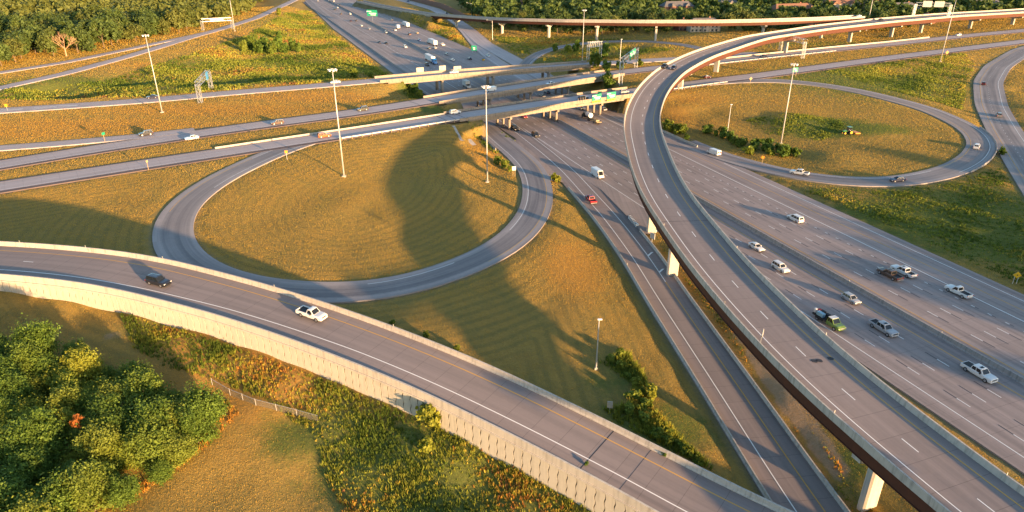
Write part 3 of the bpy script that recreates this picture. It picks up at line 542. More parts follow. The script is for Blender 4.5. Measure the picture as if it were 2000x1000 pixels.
# ------------------------------------------------------------------ the three bridges over the motorway
def cyl_mesh(r, h, mat, n=12): return MB().tube((0, 0, 0), (0, 0, h), r, r, n).mesh('pier_column', mat, True)
def bridge(rd, g, L, Rr, label, pier_px, mat='bridge_concrete', cols=3, depth=1.45, colw=0.55, par=0.95, spread=0.75):
    i0, i1 = g; c = rd.pt((i0 + i1) // 2); e = empty('road_bridge', (0, 0, 0), label, 'bridge', 'bridges carrying the crossroad')
    rd.solid('deck', [(L - 0.5, -0.45), (L - 0.5, -0.012), (Rr + 0.5, -0.012), (Rr + 0.5, -0.45)], mat, i0, i1, e)
    for o, sd in ((L - 0.45, -1), (Rr + 0.45, 1)):
        rd.solid('parapet', parapet(o, sd, par), mat, max(0, i0 - 1), min(len(rd.P) - 1, i1 + 1), e)
    nb = 5
    for q in range(nb):
        o = L + 0.6 + (Rr - L - 1.2) * q / (nb - 1); rd.solid('girder', [(o - 0.28, -0.46 - depth), (o - 0.28, -0.46), (o + 0.28, -0.46), (o + 0.28, -0.46 - depth)], mat, i0, i1, e)
    for px, py in pier_px:
        i, off, p = rd.sp(px, py, -7); P = rd.pt(i); yaw = math.atan2(rd.N[i][1], rd.N[i][0]); zt = P[2] - 0.47 - depth; mid = (L + Rr) / 2; cc = rd.pt(i, mid)
        cap = MB().box((0, 0, -0.45), (Rr - L - 0.4, 1.0, 0.9)); obj('pier_cap', cap.mesh('pier_cap', mat), e, loc=(cc[0], cc[1], zt), rz=yaw)
        for q in range(cols):
            o = mid + (Rr - L) * spread * 0.5 * (2 * q / (cols - 1) - 1) if cols > 1 else mid; b = rd.pt(i, o); zg = float(hgt(b[0], b[1])) - 0.3
            obj('pier_column', cyl_mesh(colw, zt - 0.9 - zg, mat), e, loc=(b[0], b[1], zg))
    for i in (i0, i1):                                              # abutments
        P = rd.pt(i, (L + Rr) / 2); yaw = math.atan2(rd.N[i][1], rd.N[i][0]); obj('abutment', MB().box((0, 0, -2.6), (Rr - L + 0.6, 1.2, 4.0)).mesh('abutment', mat), e, loc=(P[0], P[1], P[2] - 0.5 + 0.0), rz=yaw)
    return e
bridge(EB, EBg, -6.4, 6.4, 'near concrete girder bridge carrying the crossroad over the motorway', [(983, 246), (1083, 236), (1178, 222)])
bridge(WB, WBg, -6.4, 6.4, 'middle concrete girder bridge over the motorway, white van crossing it', [(930, 205), (1018, 197), (1105, 185)])
bridge(TH, THg, -5.3, 5.3, 'farthest concrete bridge over the motorway, white SUV crossing it', [(858, 175), (963, 168), (1066, 158)], cols=2, colw=0.8, par=1.1)

def flat_joint(rd, px, py, a, b, parent, w=0.25):
    i = rd.sp(px, py)[0]; P = rd.pt(i, (a + b) / 2, lift[rd.name] + 0.026); yaw = math.atan2(rd.N[i][1], rd.N[i][0]); obj('tar_joint', MB().box((0, 0, 0), (b - a, w, 0.012)).mesh('tar_joint', 'black_paint'), parent, loc=P, rz=yaw)
for px, py in ((905, 226), (880, 229), (856, 233)): flat_joint(EB, px, py, -5.0, 4.0, eb_o)
for px, py in ((852, 195), (836, 198), (812, 202)): flat_joint(WB, px, py, -5.0, 4.0, wb_o)
# concrete flume running down the bank from the near bridge
fl_ = [atg(a_, b_, 0.06) for a_, b_ in ((884, 246), (900, 258), (915, 272), (926, 284))]; V = []
for a_, b_ in zip(fl_, fl_[1:] + [fl_[-1] * 2 - fl_[-2]]): t_ = (b_ - a_)[:2]; t_ = t_ / np.linalg.norm(t_); V += [(a_[0] - t_[1] * 0.9, a_[1] + t_[0] * 0.9, a_[2] + 0.1), (a_[0] + t_[1] * 0.9, a_[1] - t_[0] * 0.9, a_[2] + 0.1)]
obj('drainage_flume', mesh('drainage_flume', V, [(2 * i + 1, 2 * i, 2 * i + 2, 2 * i + 3) for i in range(3)], 'barrier_concrete'), label='pale concrete drainage flume running down the bank beside the near bridge', cat='flume')
# ------------------------------------------------------------------ hammerhead pier
def pier(parent, rd, i, half, off=0.0, col=(2.6, 1.5), capd=1.5, girder=2.35, name='pier'):
    P = rd.pt(i, off); zt = P[2] - girder - 0.3; zg = float(hgt(P[0], P[1])) - 0.6; h = zt - zg
    if h < 2.2: return
    yaw = math.atan2(rd.N[i][1], rd.N[i][0]); cw, cd = col[0] / 2, col[1] / 2; ch = 0.28
    ring = [(cw - ch, -cd), (cw, -cd + ch), (cw, cd - ch), (cw - ch, cd), (-cw + ch, cd), (-cw, cd - ch), (-cw, -cd + ch), (-cw + ch, -cd)]
    hc = h - capd * 0.75; V = [(x, y, 0) for x, y in ring] + [(x, y, hc) for x, y in ring]; F = [(q, (q + 1) % 8, 8 + (q + 1) % 8, 8 + q) for q in range(8)] + [tuple(range(7, -1, -1)), tuple(range(8, 16))]
    o = obj(name, mesh(name, V, F, 'pier_concrete'), parent, loc=(P[0], P[1], zg), rz=yaw)
    hb = half * 0.80; prof = [(-cw * 0.98, hc - 0.9), (-hb, h - 0.75), (-hb, h), (hb, h), (hb, h - 0.75), (cw * 0.98, hc - 0.9)]
    V = [(x, -cd * 1.04, z) for x, z in prof] + [(x, cd * 1.04, z) for x, z in prof]; F = [(q, (q + 1) % 6, 6 + (q + 1) % 6, 6 + q) for q in range(6)] + [tuple(range(5, -1, -1)), tuple(range(6, 12))]
    obj('pier_cap', mesh('pier_cap', V, [f[::-1] for f in F], 'pier_concrete'), o)
    return o

# ------------------------------------------------------------------ the big curved flyover
fe = empty('curved_flyover', (0, 0, 0), 'long curved concrete flyover on rusty steel girders sweeping over the motorway', 'flyover')
wide = lambda i: float(np.interp(FLY.P[i, 0], [150, 215, 300], [0, 3.6, 5.0])) if FLY.P[i, 1] > 420 else 0.0
V, F, U = FLY.sweep(lambda i: [(-5.75 - wide(i), 0), (-2, 0), (2, 0), (5.75, 0)], closed=False); obj('deck_surface', mesh('deck_surface', V, F, 'ramp_pavement', uv=U), fe)
FLY.solid('deck_slab', lambda i: [(-5.98 - wide(i), -0.32), (-5.98 - wide(i), -0.01), (5.98, -0.01), (5.98, -0.32)], 'barrier_concrete', parent=fe)
for sd in (-1, 1): FLY.solid('parapet', lambda i, sd=sd: parapet(sd * 6.02 - (wide(i) if sd < 0 else 0), sd, 0.95, 0.42, -0.33), 'barrier_concrete', parent=fe)
for o in (-5.0, -1.7, 1.7, 5.0): FLY.solid('girder', [(o - 0.28, -2.95), (o - 0.28, -2.86), (o - 0.05, -2.84), (o - 0.05, -0.33), (o + 0.05, -0.33), (o + 0.05, -2.84), (o + 0.28, -2.86), (o + 0.28, -2.95)], 'weathering_steel', parent=fe)
pf = Paint(); pf.line(FLY, -3.7, 0.17, 0, dz=0.02); pf.line(FLY, 0.0, 0.16, 0, 2.5, dz=0.02, dash=(2.7, 11.0)); pf.line(FLY, 3.75, 0.17, 2, dz=0.02); pf.obj(fe)
fp = [(1740, 990), (1322, 530), (1300, 470), (1312, 172), (1368, 137), (1465, 95), (1510, 96), (1635, 80), (1738, 73), (1812, 66), (1892, 55), (1950, 46), (1995, 40)]
done_ = set()
for px, py in fp:
    g = atg(px, py); i = FLY.near(g[0], g[1])
    if px in (1300,): i = FLY.near(*at(1262, 345, 15.8)[:2])
    if any(abs(i - d) < 5 for d in done_): continue
    done_.add(i); pier(fe, FLY, i, 6.0 + wide(i) / 2, off=-wide(i) / 2, col=(2.6, 1.4), girder=2.95)
# joints across the deck
for px, py in ((1290, 150), (1400, 430)):
    i = FLY.sp(px, py)[0]; P = FLY.pt(i, 0, 0.012); yaw = math.atan2(FLY.N[i][1], FLY.N[i][0]); obj('expansion_joint', MB().box((0, 0, 0), (11.3, 0.12, 0.012)).mesh('expansion_joint', 'black_paint'), fe, loc=P, rz=yaw)
for k_, (px, py) in enumerate(((1590, 705), (1600, 704), (1622, 700))):
    i, off, p = FLY.sp(px, py); n = 10; obj('deck_patch', mesh('deck_patch', [(0.55 * math.cos(t) * random.uniform(.8, 1.1), 0.5 * math.sin(t) * random.uniform(.8, 1.1), 0) for t in np.linspace(0, 2 * math.pi, n, endpoint=False)], [tuple(range(n))], 'black_paint'), fe, loc=(p[0], p[1], FLY.P[i, 2] + 0.014))
# ------------------------------------------------------------------ the long straight flyover behind
f2 = empty('straight_flyover', (0, 0, 0), 'long straight flyover with white parapet in front of the far wood', 'flyover')
V, F, U = FLY2.sweep([(-4.4, 0), (4.4, 0)], closed=False); obj('deck_surface', mesh('deck_surface', V, F, 'ramp_pavement', uv=U), f2)
FLY2.solid('deck_slab', [(-4.6, -0.32), (-4.6, -0.01), (4.6, -0.01), (4.6, -0.32)], 'barrier_concrete', parent=f2)
for sd in (-1, 1): FLY2.solid('parapet', parapet(sd * 4.63, sd, 1.0, 0.42, -0.35), 'barrier_concrete', parent=f2)
for o in (-3.2, 0, 3.2): FLY2.solid('girder', [(o - 0.25, -2.4), (o - 0.25, -0.33), (o + 0.25, -0.33), (o + 0.25, -2.4)], 'weathering_steel', j0, None, f2)
FLY2.solid('approach_fill', [(-4.4, -1.2), (-4.4, -0.33), (4.4, -0.33), (4.4, -1.2)], 'pier_concrete', 0, j0, f2)
for px, py in ((884, 52), (964, 69), (1070, 74), (1170, 75), (1283, 76), (1439, 68), (1590, 74)):
    g = atg(px, py); pier(f2, FLY2, FLY2.near(g[0], g[1]), 4.6, col=(2.2, 1.5))

# unseen flyover added behind the viewpoint, shaped to shade the near side of the loop
tn_ = math.tan(SUN_EL); w3 = []
for px, py, zg in ((700, 590, 3.6), (750, 582, 3.4), (800, 570, 3.1), (850, 555, 2.8)):
    g = at(px, py, zg); s3 = (19.4 - zg) / tn_; w3.append([g[0] + math.sin(SUN_AZ) * s3, g[1] + math.cos(SUN_AZ) * s3, 19.4])
SHADE_FLY = Road('FLY3', None, 5, W=w3, ext=(0, 0), terrain=False); f3 = empty('overhead_flyover', (0, 0, 0), 'curved flyover behind the viewpoint whose shadow crosses the loop ramp', 'flyover')
SHADE_FLY.solid('deck', [(-6, -0.3), (-6, 0), (6, 0), (6, -0.3)], 'barrier_concrete', parent=f3)
for sd in (-1, 1): SHADE_FLY.solid('parapet', parapet(sd * 6.0, sd, 1.0, 0.42, -0.3), 'barrier_concrete', parent=f3); SHADE_FLY.solid('girder', [(sd * 4 - 0.3, -1.3), (sd * 4 - 0.3, -0.31), (sd * 4 + 0.3, -0.31), (sd * 4 + 0.3, -1.3)], 'weathering_steel', parent=f3)
# ------------------------------------------------------------------ foreground ramp on its retaining wall
ge = empty('elevated_ramp', (0, 0, 0), 'elevated concrete ramp with a yellow edge line carried by the panelled retaining wall', 'ramp')
sx = lambda i: FG.P[i, 0]
LPo = lambda i: float(np.interp(sx(i), [-120, -97, -73, -50, -23, 0, 18, 40, 80], [11.3, 11.2, 10.8, 10.0, 9.4, 8.9, 8.3, 8.3, 8.3])); WHo = lambda i: float(np.interp(sx(i), [-120, -97, -73, -50, -23, 0, 18, 40, 80], [8.3, 8.1, 7.9, 6.7, 5.8, 5.6, 5.2, 5.2, 5.2]))
V, F, U = FG.sweep(lambda i: [(-2.25, 0), (LPo(i) * 0.35, 0), (LPo(i) * 0.7, 0), (LPo(i) - 0.2, 0)], closed=False); obj('deck_surface', mesh('deck_surface', V, F, 'ramp_pavement', uv=U), ge)
FG.solid('upper_barrier', jersey(-2.45, 0.95, 0.65, -0.35), 'barrier_concrete', parent=ge)
FG.solid('parapet', lambda i: parapet(LPo(i) + 0.25, 1, 0.88, 0.5, -0.42), 'pier_concrete', parent=ge)
FG.solid('coping', lambda i: [(LPo(i) + 0.20, -0.72), (LPo(i) + 0.20, -0.44), (LPo(i) + 0.42, -0.44), (LPo(i) + 0.42, -0.72)], 'pier_concrete', parent=ge)
iw = FG.near(*FG.P[FG.sp(1235, 882)[0], :2]); iend = FG.sp(1345, 940)[0]
FG.solid('embankment_core', lambda i: [(-2.7, -7.5), (-2.7, -0.06), (LPo(i) + 0.03, -0.06), (LPo(i) + 0.03, -7.5)], 'joint_filler', 0, iend, ge)
FG.solid('bridge_slab', lambda i: [(-2.8, -1.5), (-2.8, -0.07), (LPo(i) + 0.1, -0.07), (LPo(i) + 0.1, -1.5)], 'bridge_concrete', iend, None, ge)
pg = Paint(); pg.line(FG, 0.0, 0.17, 2, dz=0.02); WHs = lambda q: float(np.interp(q, FG.s, [WHo(i) for i in range(len(FG.P))])); pg.line(FG, WHs, 0.18, 0, dz=0.02)
sA = FG.s[FG.sp(56, 509)[0]]; pg.line(FG, lambda q: 4.1, 0.16, 0, max(0, sA - 55), FG.s[FG.sp(140, 517)[0]], dz=0.02, dash=(2.3, 11.0)); pg.obj(ge)
for px, py in ((1175, 870), (1255, 915), (1150, 800)):
    i = FG.sp(px, py)[0]; a = FG.pt(i, -2.1, 0.012); yaw = math.atan2(FG.N[i][1], FG.N[i][0]); w_ = LPo(i) + 1.9
    if py != 800: obj('expansion_joint', MB().box((w_ / 2, 0, 0), (w_, 0.14 if px == 1175 else 0.05, 0.014)).mesh('expansion_joint', 'black_paint'), ge, loc=a, rz=yaw)
# retaining wall of wavy-edged panels
we = empty('retaining_wall', (0, 0, 0), 'pale retaining wall of wavy-jointed concrete panels below the elevated ramp', 'wall')
i_e = FG.sp(1335, 935)[0]; q = FG.s[0] + 20; send = FG.s[i_e]; pw = 1.5; wav = lambda t: 0.10 * math.sin(2 * math.pi * t / 1.9)
LPs = [LPo(i) for i in range(len(FG.P))]
while q < send:
    xs = []
    for e in (q, q + pw):
        x, y, z = (np.interp(e, FG.s, FG.P[:, j]) for j in range(3)); n = np.array([np.interp(e, FG.s, FG.N[:, j]) for j in range(2)]); xs.append((np.array([x, y]) + n * (np.interp(e, FG.s, LPs) - 0.03), n, z))
    (a, n, za), (b, _, zb) = xs; t = (b - a) / np.linalg.norm(b - a); zt = min(za, zb) - 0.70; zg = float(hgt(*(a + n * 1.0))) - 0.5; H = max(1.2, zt - zg); m = max(4, int(H / 0.37)); L_ = np.linalg.norm(b - a)
    V, F = [], []
    for dep in (0.0, 0.13 + random.uniform(-.006, .006)):
        for j in range(m + 1):
            zz = H * j / m; o = wav(zz)
            for sx_ in (0.07 + o, L_ - 0.07 + o): V.append((t[0] * sx_ + n[0] * dep, t[1] * sx_ + n[1] * dep, zz))
    K = 2 * (m + 1)
    for j in range(m):
        r = K + 2 * j; F.append((r, r + 1, r + 3, r + 2)); F.append((2 * j, r, r + 2, 2 * j + 2)); F.append((r + 1, 2 * j + 1, 2 * j + 3, r + 3))
    F.append((2 * m, K + 2 * m, K + 2 * m + 1, 2 * m + 1))
    obj('panel', mesh('panel', V, F, 'wall_concrete'), we, loc=(a[0], a[1], zg)); q += pw
# ------------------------------------------------------------------ foliage
def foliage_mat(name, dark, light, warm, transl=0.35):
    k = NT(name); t = k.attr('tint').outputs['Fac']; oi = k.n.new('ShaderNodeObjectInfo'); r = oi.outputs['Random']
    c = k.mix(t, dark, light); c = k.mix(k.math('MULTIPLY', k.ramp(r, 0.45, 1.0), 0.55), c, warm)
    k.out(c, 0.65, 0.25); tr = k.n.new('ShaderNodeBsdfTranslucent'); k.L(k.mix(0.3, c, (0.20, 0.22, 0.02)), tr.inputs[0]); mx = k.n.new('ShaderNodeMixShader'); mx.inputs[0].default_value = transl
    k.L(k.b.outputs[0], mx.inputs[1]); k.L(tr.outputs[0], mx.inputs[2]); k.L(mx.outputs[0], k.n['Material Output'].inputs[0])
foliage_mat('leaf_deep', (0.045, 0.088, 0.014), (0.175, 0.265, 0.036), (0.24, 0.255, 0.035))
foliage_mat('leaf_far', (0.038, 0.068, 0.018), (0.125, 0.178, 0.04), (0.185, 0.185, 0.042), 0.3)
foliage_mat('leaf_bright', (0.09, 0.14, 0.018), (0.27, 0.31, 0.036), (0.32, 0.30, 0.03))
foliage_mat('leaf_rust', (0.28, 0.09, 0.02), (0.48, 0.18, 0.04), (0.45, 0.15, 0.03))
k = NT('bark'); f = k.noise(k.scaled(k.obj(), 6, 6, 1), 1.5, 4); k.out(k.mix(f, (0.10, 0.07, 0.045), (0.21, 0.16, 0.11)), 0.9, 0.1)
simple('dead_wood', (0.42, 0.25, 0.15), 0.8, 0.2, 0, 0.3)
def fast_mesh(name, V, nper, mat, tint=None, col=None, smooth=False):
    """V: (n, nper, 3) polygons with nper corners each"""
    n = len(V); me = bpy.data.meshes.new(name); me.vertices.add(n * nper); me.vertices.foreach_set('co', np.ascontiguousarray(V, np.float32).ravel())
    me.loops.add(n * nper); me.loops.foreach_set('vertex_index', np.arange(n * nper, dtype=np.int32)); me.polygons.add(n)
    me.polygons.foreach_set('loop_start', np.arange(0, n * nper, nper, dtype=np.int32)); me.update(calc_edges=True)
    if tint is not None: a = me.attributes.new('tint', 'FLOAT', 'POINT'); a.data.foreach_set('value', np.repeat(np.asarray(tint, np.float32), nper))
    if col is not None: a = me.color_attributes.new('tone', 'FLOAT_COLOR', 'POINT'); a.data.foreach_set('color', np.repeat(np.c_[col, np.ones(n)].astype(np.float32), nper, axis=0).ravel())
    me.materials.append(MAT[mat]); return me
def unit(v): return v / np.maximum(1e-6, np.linalg.norm(v, axis=-1, keepdims=True))
def leaf_quads(P, Nrm, size):
    n = len(P); a = unit(np.cross(Nrm, rng.normal(size=(n, 3)))); b = np.cross(Nrm, a); s = size[:, None]
    return np.stack([P - a * s - b * s * 0.62, P + a * s - b * s * 0.62, P + a * s + b * s * 0.62, P - a * s + b * s * 0.62], 1)
def crown_pts(rad, h, nl, leaf, lobes=9, clus=70, zb=0.28, spread=1.0):
    """leaf quads of a lobed, clumpy crown standing on z=0 with total height h"""
    zc = h * (zb + (1 - zb) * 0.5); hz = h * (1 - zb) * 0.5
    L = []; 
    for q in range(lobes):
        t = rng.uniform(0, 2 * math.pi); rr = rad * 0.62 * math.sqrt(rng.uniform(0.02, 1)); zz = rng.uniform(-0.55, 0.75) * hz; r = rad * rng.uniform(0.26, 0.5) * (12 / max(12, lobes)) ** 0.35 * (1 - 0.25 * max(0, zz / hz)); L.append((rr * math.cos(t), rr * math.sin(t), zc + zz * 0.8, r))
    L.append((0, 0, zc + hz * 0.35, rad * 0.5)); L = np.array(L); w = L[:, 3] ** 2; w /= w.sum()
    ci = rng.choice(len(L), clus, p=w); d = unit(rng.normal(size=(clus, 3)) + [0, 0, 0.35]); cr = L[ci, 3]; C = L[ci, :3] + d * (cr * rng.uniform(0.6, 1.3, clus))[:, None]; ctint = rng.uniform(0, 1, clus); csz = rng.uniform(0.45, 1.35, clus)
    j = rng.choice(clus, nl, p=csz / csz.sum()); e = rng.normal(size=(nl, 3)) * (cr[j] * 0.26 * spread * csz[j])[:, None]; P = C[j] + e + d[j] * (np.abs(rng.normal(size=nl)) * cr[j] * 0.18)[:, None]; P[:, 2] = np.maximum(P[:, 2], h * zb * 0.5)
    Nn = unit(d[j] * 0.7 + unit(rng.normal(size=(nl, 3))) * 0.75 + [0, 0, 0.25]); sz = leaf * rng.uniform(0.55, 1.35, nl)
    return leaf_quads(P, Nn, sz), np.clip(ctint[j] * 0.55 + rng.uniform(0, 0.45, nl), 0, 1)
def trunk_mesh(h, r, limbs=5, mat='bark', spread=0.5):
    m = MB(); m.tube((0, 0, -0.4), (0.05 * h * random.uniform(-1, 1), 0.05 * h * random.uniform(-1, 1), h * 0.6), r, r * 0.55, 7)
    for q in range(limbs):
        t = 2 * math.pi * (q + random.random() * 0.6) / limbs; z0 = h * random.uniform(0.25, 0.5); l = h * spread; e = (math.cos(t) * l * 0.6, math.sin(t) * l * 0.6, z0 + l * random.uniform(0.5, 0.9)); m.tube((0, 0, z0), e, r * 0.45, r * 0.12, 5)
    return m.mesh('trunk', mat)
def variants(n, rad, h, nl, leaf, mat, **kw):
    out = []
    for q in range(n):
        V, t = crown_pts(rad * random.uniform(.88, 1.12), h * random.uniform(.9, 1.1), nl, leaf, **kw); out.append((fast_mesh('crown', V, 4, mat, t), trunk_mesh(h, h * 0.022)))
    return out
def tree(var, loc, s, label, group=None, name='tree', cat='tree', sz=1.0, crown='crown', stem='trunk'):
    e = empty(name, loc, label, cat, group, rz=random.uniform(0, 6.28)); e.scale = (s, s, s * sz)
    obj(crown, var[0], e); 
    if var[1] is not None: obj(stem, var[1], e)
    return e
far_v = variants(8, 6.6, 12.5, 2600, 0.46, 'leaf_far', lobes=14, clus=95, zb=0.1)
near_v = variants(4, 3.5, 6.6, 15000, 0.115, 'leaf_deep', lobes=22, clus=330, zb=0.08, spread=1.25)
near_b = variants(2, 3.3, 6.4, 15000, 0.115, 'leaf_bright', lobes=22, clus=330, zb=0.08, spread=1.25)
bush_v = variants(4, 1.5, 2.4, 900, 0.2, 'leaf_deep', lobes=6, clus=40, zb=0.0)
bush_b = variants(3, 1.5, 2.2, 900, 0.2, 'leaf_bright', lobes=6, clus=40, zb=0.0)
def proj(P):
    P = np.atleast_2d(P); w = P[:, 1] * math.cos(PITCH) - (P[:, 2] - HC) * math.sin(PITCH); v = P[:, 1] * math.sin(PITCH) + (P[:, 2] - HC) * math.cos(PITCH)
    return 1000 + FPX * P[:, 0] / w, 500 - FPX * v / w
def scatter(box, spacing, test, n):
    """dart throwing in a world box, kept where test(px, py, x, y)"""
    x0, x1, y0, y1 = box; x = rng.uniform(x0, x1, n); y = rng.uniform(y0, y1, n); z = hgt(x, y); px, py = proj(np.c_[x, y, z]); m = test(px, py, x, y); x, y = x[m], y[m]; grid = {}; keep = []
    for i in range(len(x)):
        c = (int(x[i] // spacing), int(y[i] // spacing)); ok = True
        for a in (-1, 0, 1):
            for b in (-1, 0, 1):
                for j in grid.get((c[0] + a, c[1] + b), ()):
                    if (x[i] - x[j]) ** 2 + (y[i] - y[j]) ** 2 < spacing ** 2: ok = False
        if ok: grid.setdefault(c, []).append(i); keep.append(i)
    return np.c_[x[keep], y[keep], hgt(x[keep], y[keep])]
def wood(pts, n_ind, labels, group, stuff_label, scale=(0.8, 1.4)):
    pts = pts[np.argsort(pts[:, 1] + np.abs(pts[:, 0]) * 0.2)]
    for i, p in enumerate(pts[:n_ind]):
        v = random.randrange(len(far_v)); tree(far_v[v], (p[0], p[1], p[2] - 0.3), random.uniform(*scale), labels[i % len(labels)] if callable(labels) is False else labels(i, p), group, sz=random.uniform(0.8, 1.15))
    rest = pts[n_ind:]
    if len(rest):
        VV, TT = [], []
        for p in rest:
            V, t = crown_pts(6.3 * random.uniform(*scale), 12.5 * random.uniform(0.8, 1.15), 150, 1.35, lobes=7, clus=36, zb=0.1); VV.append(V + p); TT.append(t)
        obj('woodland', fast_mesh('woodland', np.concatenate(VV), 4, 'leaf_far', np.concatenate(TT)), kind='stuff', label=stuff_label)
bl = np.array([(-300, 165), (0, 134), (60, 122), (125, 112), (250, 88), (330, 72), (390, 56), (450, 40), (505, 18), (522, -2), (530, -60)], float)
tl = scatter((-760, -200, 380, 1080), 9.6, lambda px, py, x, y: (px > -160) & (px < 530) & (py > -34) & (py < np.interp(px, bl[:, 0], bl[:, 1]) - 3) & (road_dist(x, y) > 7), 14000)
wood(tl, 120, ['leafy tree in the dense wood along the frontage road'], 'trees of the wood along the frontage road', 'tree crowns of the wood receding beyond the frontage road')
brr = np.array([(895, 8), (915, 32), (945, 52), (975, 66), (1100, 70), (1300, 70), (1420, 66), (1560, 70), (1690, 68), (1800, 58), (1900, 46), (2000, 36), (2200, 26)], float)
HOUSE = [(1322, 30, 30, 13, 8.5, 0.2), (1375, 62, 24, 11, 6.5, 0.1), (1332, 60, 9, 9, 5.5, 0.3), (1548, 31, 44, 13, 6.5, 0.3), (1640, 24, 36, 14, 8, 0.15), (1700, 16, 30, 14, 8, 0.5), (1765, 29, 24, 14, 6, 0.1), (1915, 22, 36, 16, 7, 0.2), (1808, 46, 15, 10, 4.5, 0.2), (1590, 60, 16, 9, 5, 0.2), (1420, 20, 22, 12, 7, 0.4), (1010, 8, 34, 12, 5, 0.2)]
hxy = np.array([atg(a, b)[:2] for a, b, *_ in HOUSE])
def clear_houses(x, y):
    m = np.ones(len(x), bool)
    for (hx, hy), h in zip(hxy, HOUSE): m &= ((x - hx) / (h[2] * 0.62 + 4)) ** 2 + ((y - hy + 16) / 27) ** 2 > 1
    return m
tr = scatter((-80, 900, 470, 1080), 10.0, lambda px, py, x, y: (px > 890) & (px < 2150) & (py > -30) & (py < np.interp(px, brr[:, 0], brr[:, 1]) - 2) & (road_dist(x, y) > 8) & clear_houses(x, y), 14000)
dist2 = np.min(np.abs(tr[:, None, :2] - FLY2.P[None, ::3, :2]).sum(2), 1); tr = tr[dist2 > 14]; dist2 = np.min(np.abs(tr[:, None, :2] - FLY.P[None, ::3, :2]).sum(2), 1); tr = tr[dist2 > 16]
wood(tr, 90, ['leafy tree in the wood behind the straight flyover'], 'trees of the wood behind the straight flyover', 'tree crowns of the wood and gardens far behind the flyovers', (0.7, 1.1))
# unseen belt beside the picture that throws the long evening shade over the fields on that side
belt = scatter((140, 340, 20, 240), 9, lambda px, py, x, y: (np.abs((x - 132) * 0.695 - (y - 30) * 0.72) < 13) & (x > 186) & (px > 2060) & (road_dist(x, y) > 9), 3000)
belt = np.vstack([belt, [[x, y, float(hgt(x, y))] for x, y in ((152, 40), (166, 62), (174, 66))]])
for p in belt[-40:]: tree(random.choice(far_v), p, random.uniform(0.85, 1.2), 'leafy tree in the belt beside the motorway', 'trees of the roadside belt')
# bottom corner wood, close to the camera
blp = np.array([(-120, 640), (0, 680), (60, 690), (150, 700), (220, 735), (300, 755), (380, 800), (425, 830), (405, 870), (330, 930), (250, 975), (180, 1000), (120, 1060)], float)
def in_poly(px, py, poly):
    c = np.zeros(len(px), bool); n = len(poly)
    for i in range(n):
        x1, y1 = poly[i]; x2, y2 = poly[(i + 1) % n]; t = ((y1 > py) != (y2 > py)) & (px < (x2 - x1) * (py - y1) / (y2 - y1 + 1e-9) + x1); c ^= t
    return c
poly = np.vstack([blp, [(-250, 1100), (-300, 700)]])
nw = scatter((-130, -20, 40, 130), 3.0, lambda px, py, x, y: in_poly(px, py - 12, poly), 5000)
for i, p in enumerate(nw):
    b = random.random() < 0.2; tree(random.choice(near_b if b else near_v), (p[0], p[1], p[2] - 0.2), random.uniform(0.5, 1.08), 'bright yellow-green leafy tree in the thicket below the retaining wall' if b else 'dark green leafy tree in the thicket below the retaining wall', 'trees of the thicket below the retaining wall', sz=random.uniform(0.85, 1.15))
rv = variants(1, 1.0, 2.0, 700, 0.17, 'leaf_rust', lobes=5, clus=30, zb=0.0)[0]
pr = atg(168, 880); tree((rv[0], None), (pr[0], pr[1], pr[2] + 4.2), 1.0, 'small rust-red dead sapling among the green thicket trees', None, 'sapling')
# dead bare tree before the wood
p = atg(130, 110); e = empty('dead_tree', p, 'bare dead tree with pale red-brown branches before the wood', 'tree'); m = MB(); m.tube((0, 0, -0.3), (0.2, 0, 5), 0.5, 0.34, 8); mb = MB()
def branch(mb, a, d, l, r, dep):
    a = Vector(a); b = a + Vector(d).normalized() * l; mb.tube(a, b, r, r * 0.6, 5)
    if dep:
        for q in range(3): branch(mb, b, Vector(d).normalized() + Vector((random.uniform(-.8, .8), random.uniform(-.8, .8), random.uniform(-.15, .6))), l * random.uniform(.6, .85), r * 0.58, dep - 1)
for q in range(6): t = q * 1.05; branch(mb, (0.15, 0, 3.6 + 0.3 * q), (math.cos(t), math.sin(t) * 0.6, random.uniform(0.4, 1.2)), 3.6, 0.22, 3)
m.obj('trunk', 'dead_wood', e); mb.obj('crown', 'dead_wood', e)
# shrubs: pixel, size, bright?, label, group
def shrub(px, py, s, bright, label, group=None, sz=1.0, dz=0.0):
    p = atg(px, py); return tree((random.choice(bush_b if bright else bush_v)[0], None), (p[0], p[1], p[2] - 0.1 + dz), s, label, group, 'shrub', 'shrub', sz)
for x, y in [(1300, 250), (1308, 256), (1318, 261), (1330, 266), (1342, 272), (1378, 262), (1388, 259), (1398, 264), (1412, 268), (1424, 272), (1436, 280), (1446, 288), (1456, 285), (1468, 292), (1478, 287), (1488, 296), (1497, 290), (1506, 298), (1515, 292), (1524, 300), (1533, 295), (1542, 304), (1552, 306), (1465, 300), (1500, 305), (1530, 308)]:
    shrub(x + random.uniform(-3, 3), y + random.uniform(-2, 2), random.uniform(0.9, 1.6), random.random() < 0.3, 'green shrub in the hedge-like row on the bank of the tractor field', 'shrubs on the bank of the tractor field')
for x, y, s in [(478, 100, 2.2), (492, 94, 2.6), (505, 104, 2.4), (518, 98, 2.8), (532, 106, 2.4), (545, 96, 2.6), (556, 104, 2.2), (572, 96, 2.0), (585, 102, 1.8), (545, 30, 2.2), (548, 78, 1.8), (500, 85, 2.0)]: shrub(x, y, s, random.random() < 0.25, 'dense green shrub in the clump on the meadow before the motorway', 'shrubs of the meadow clump', 1.2)
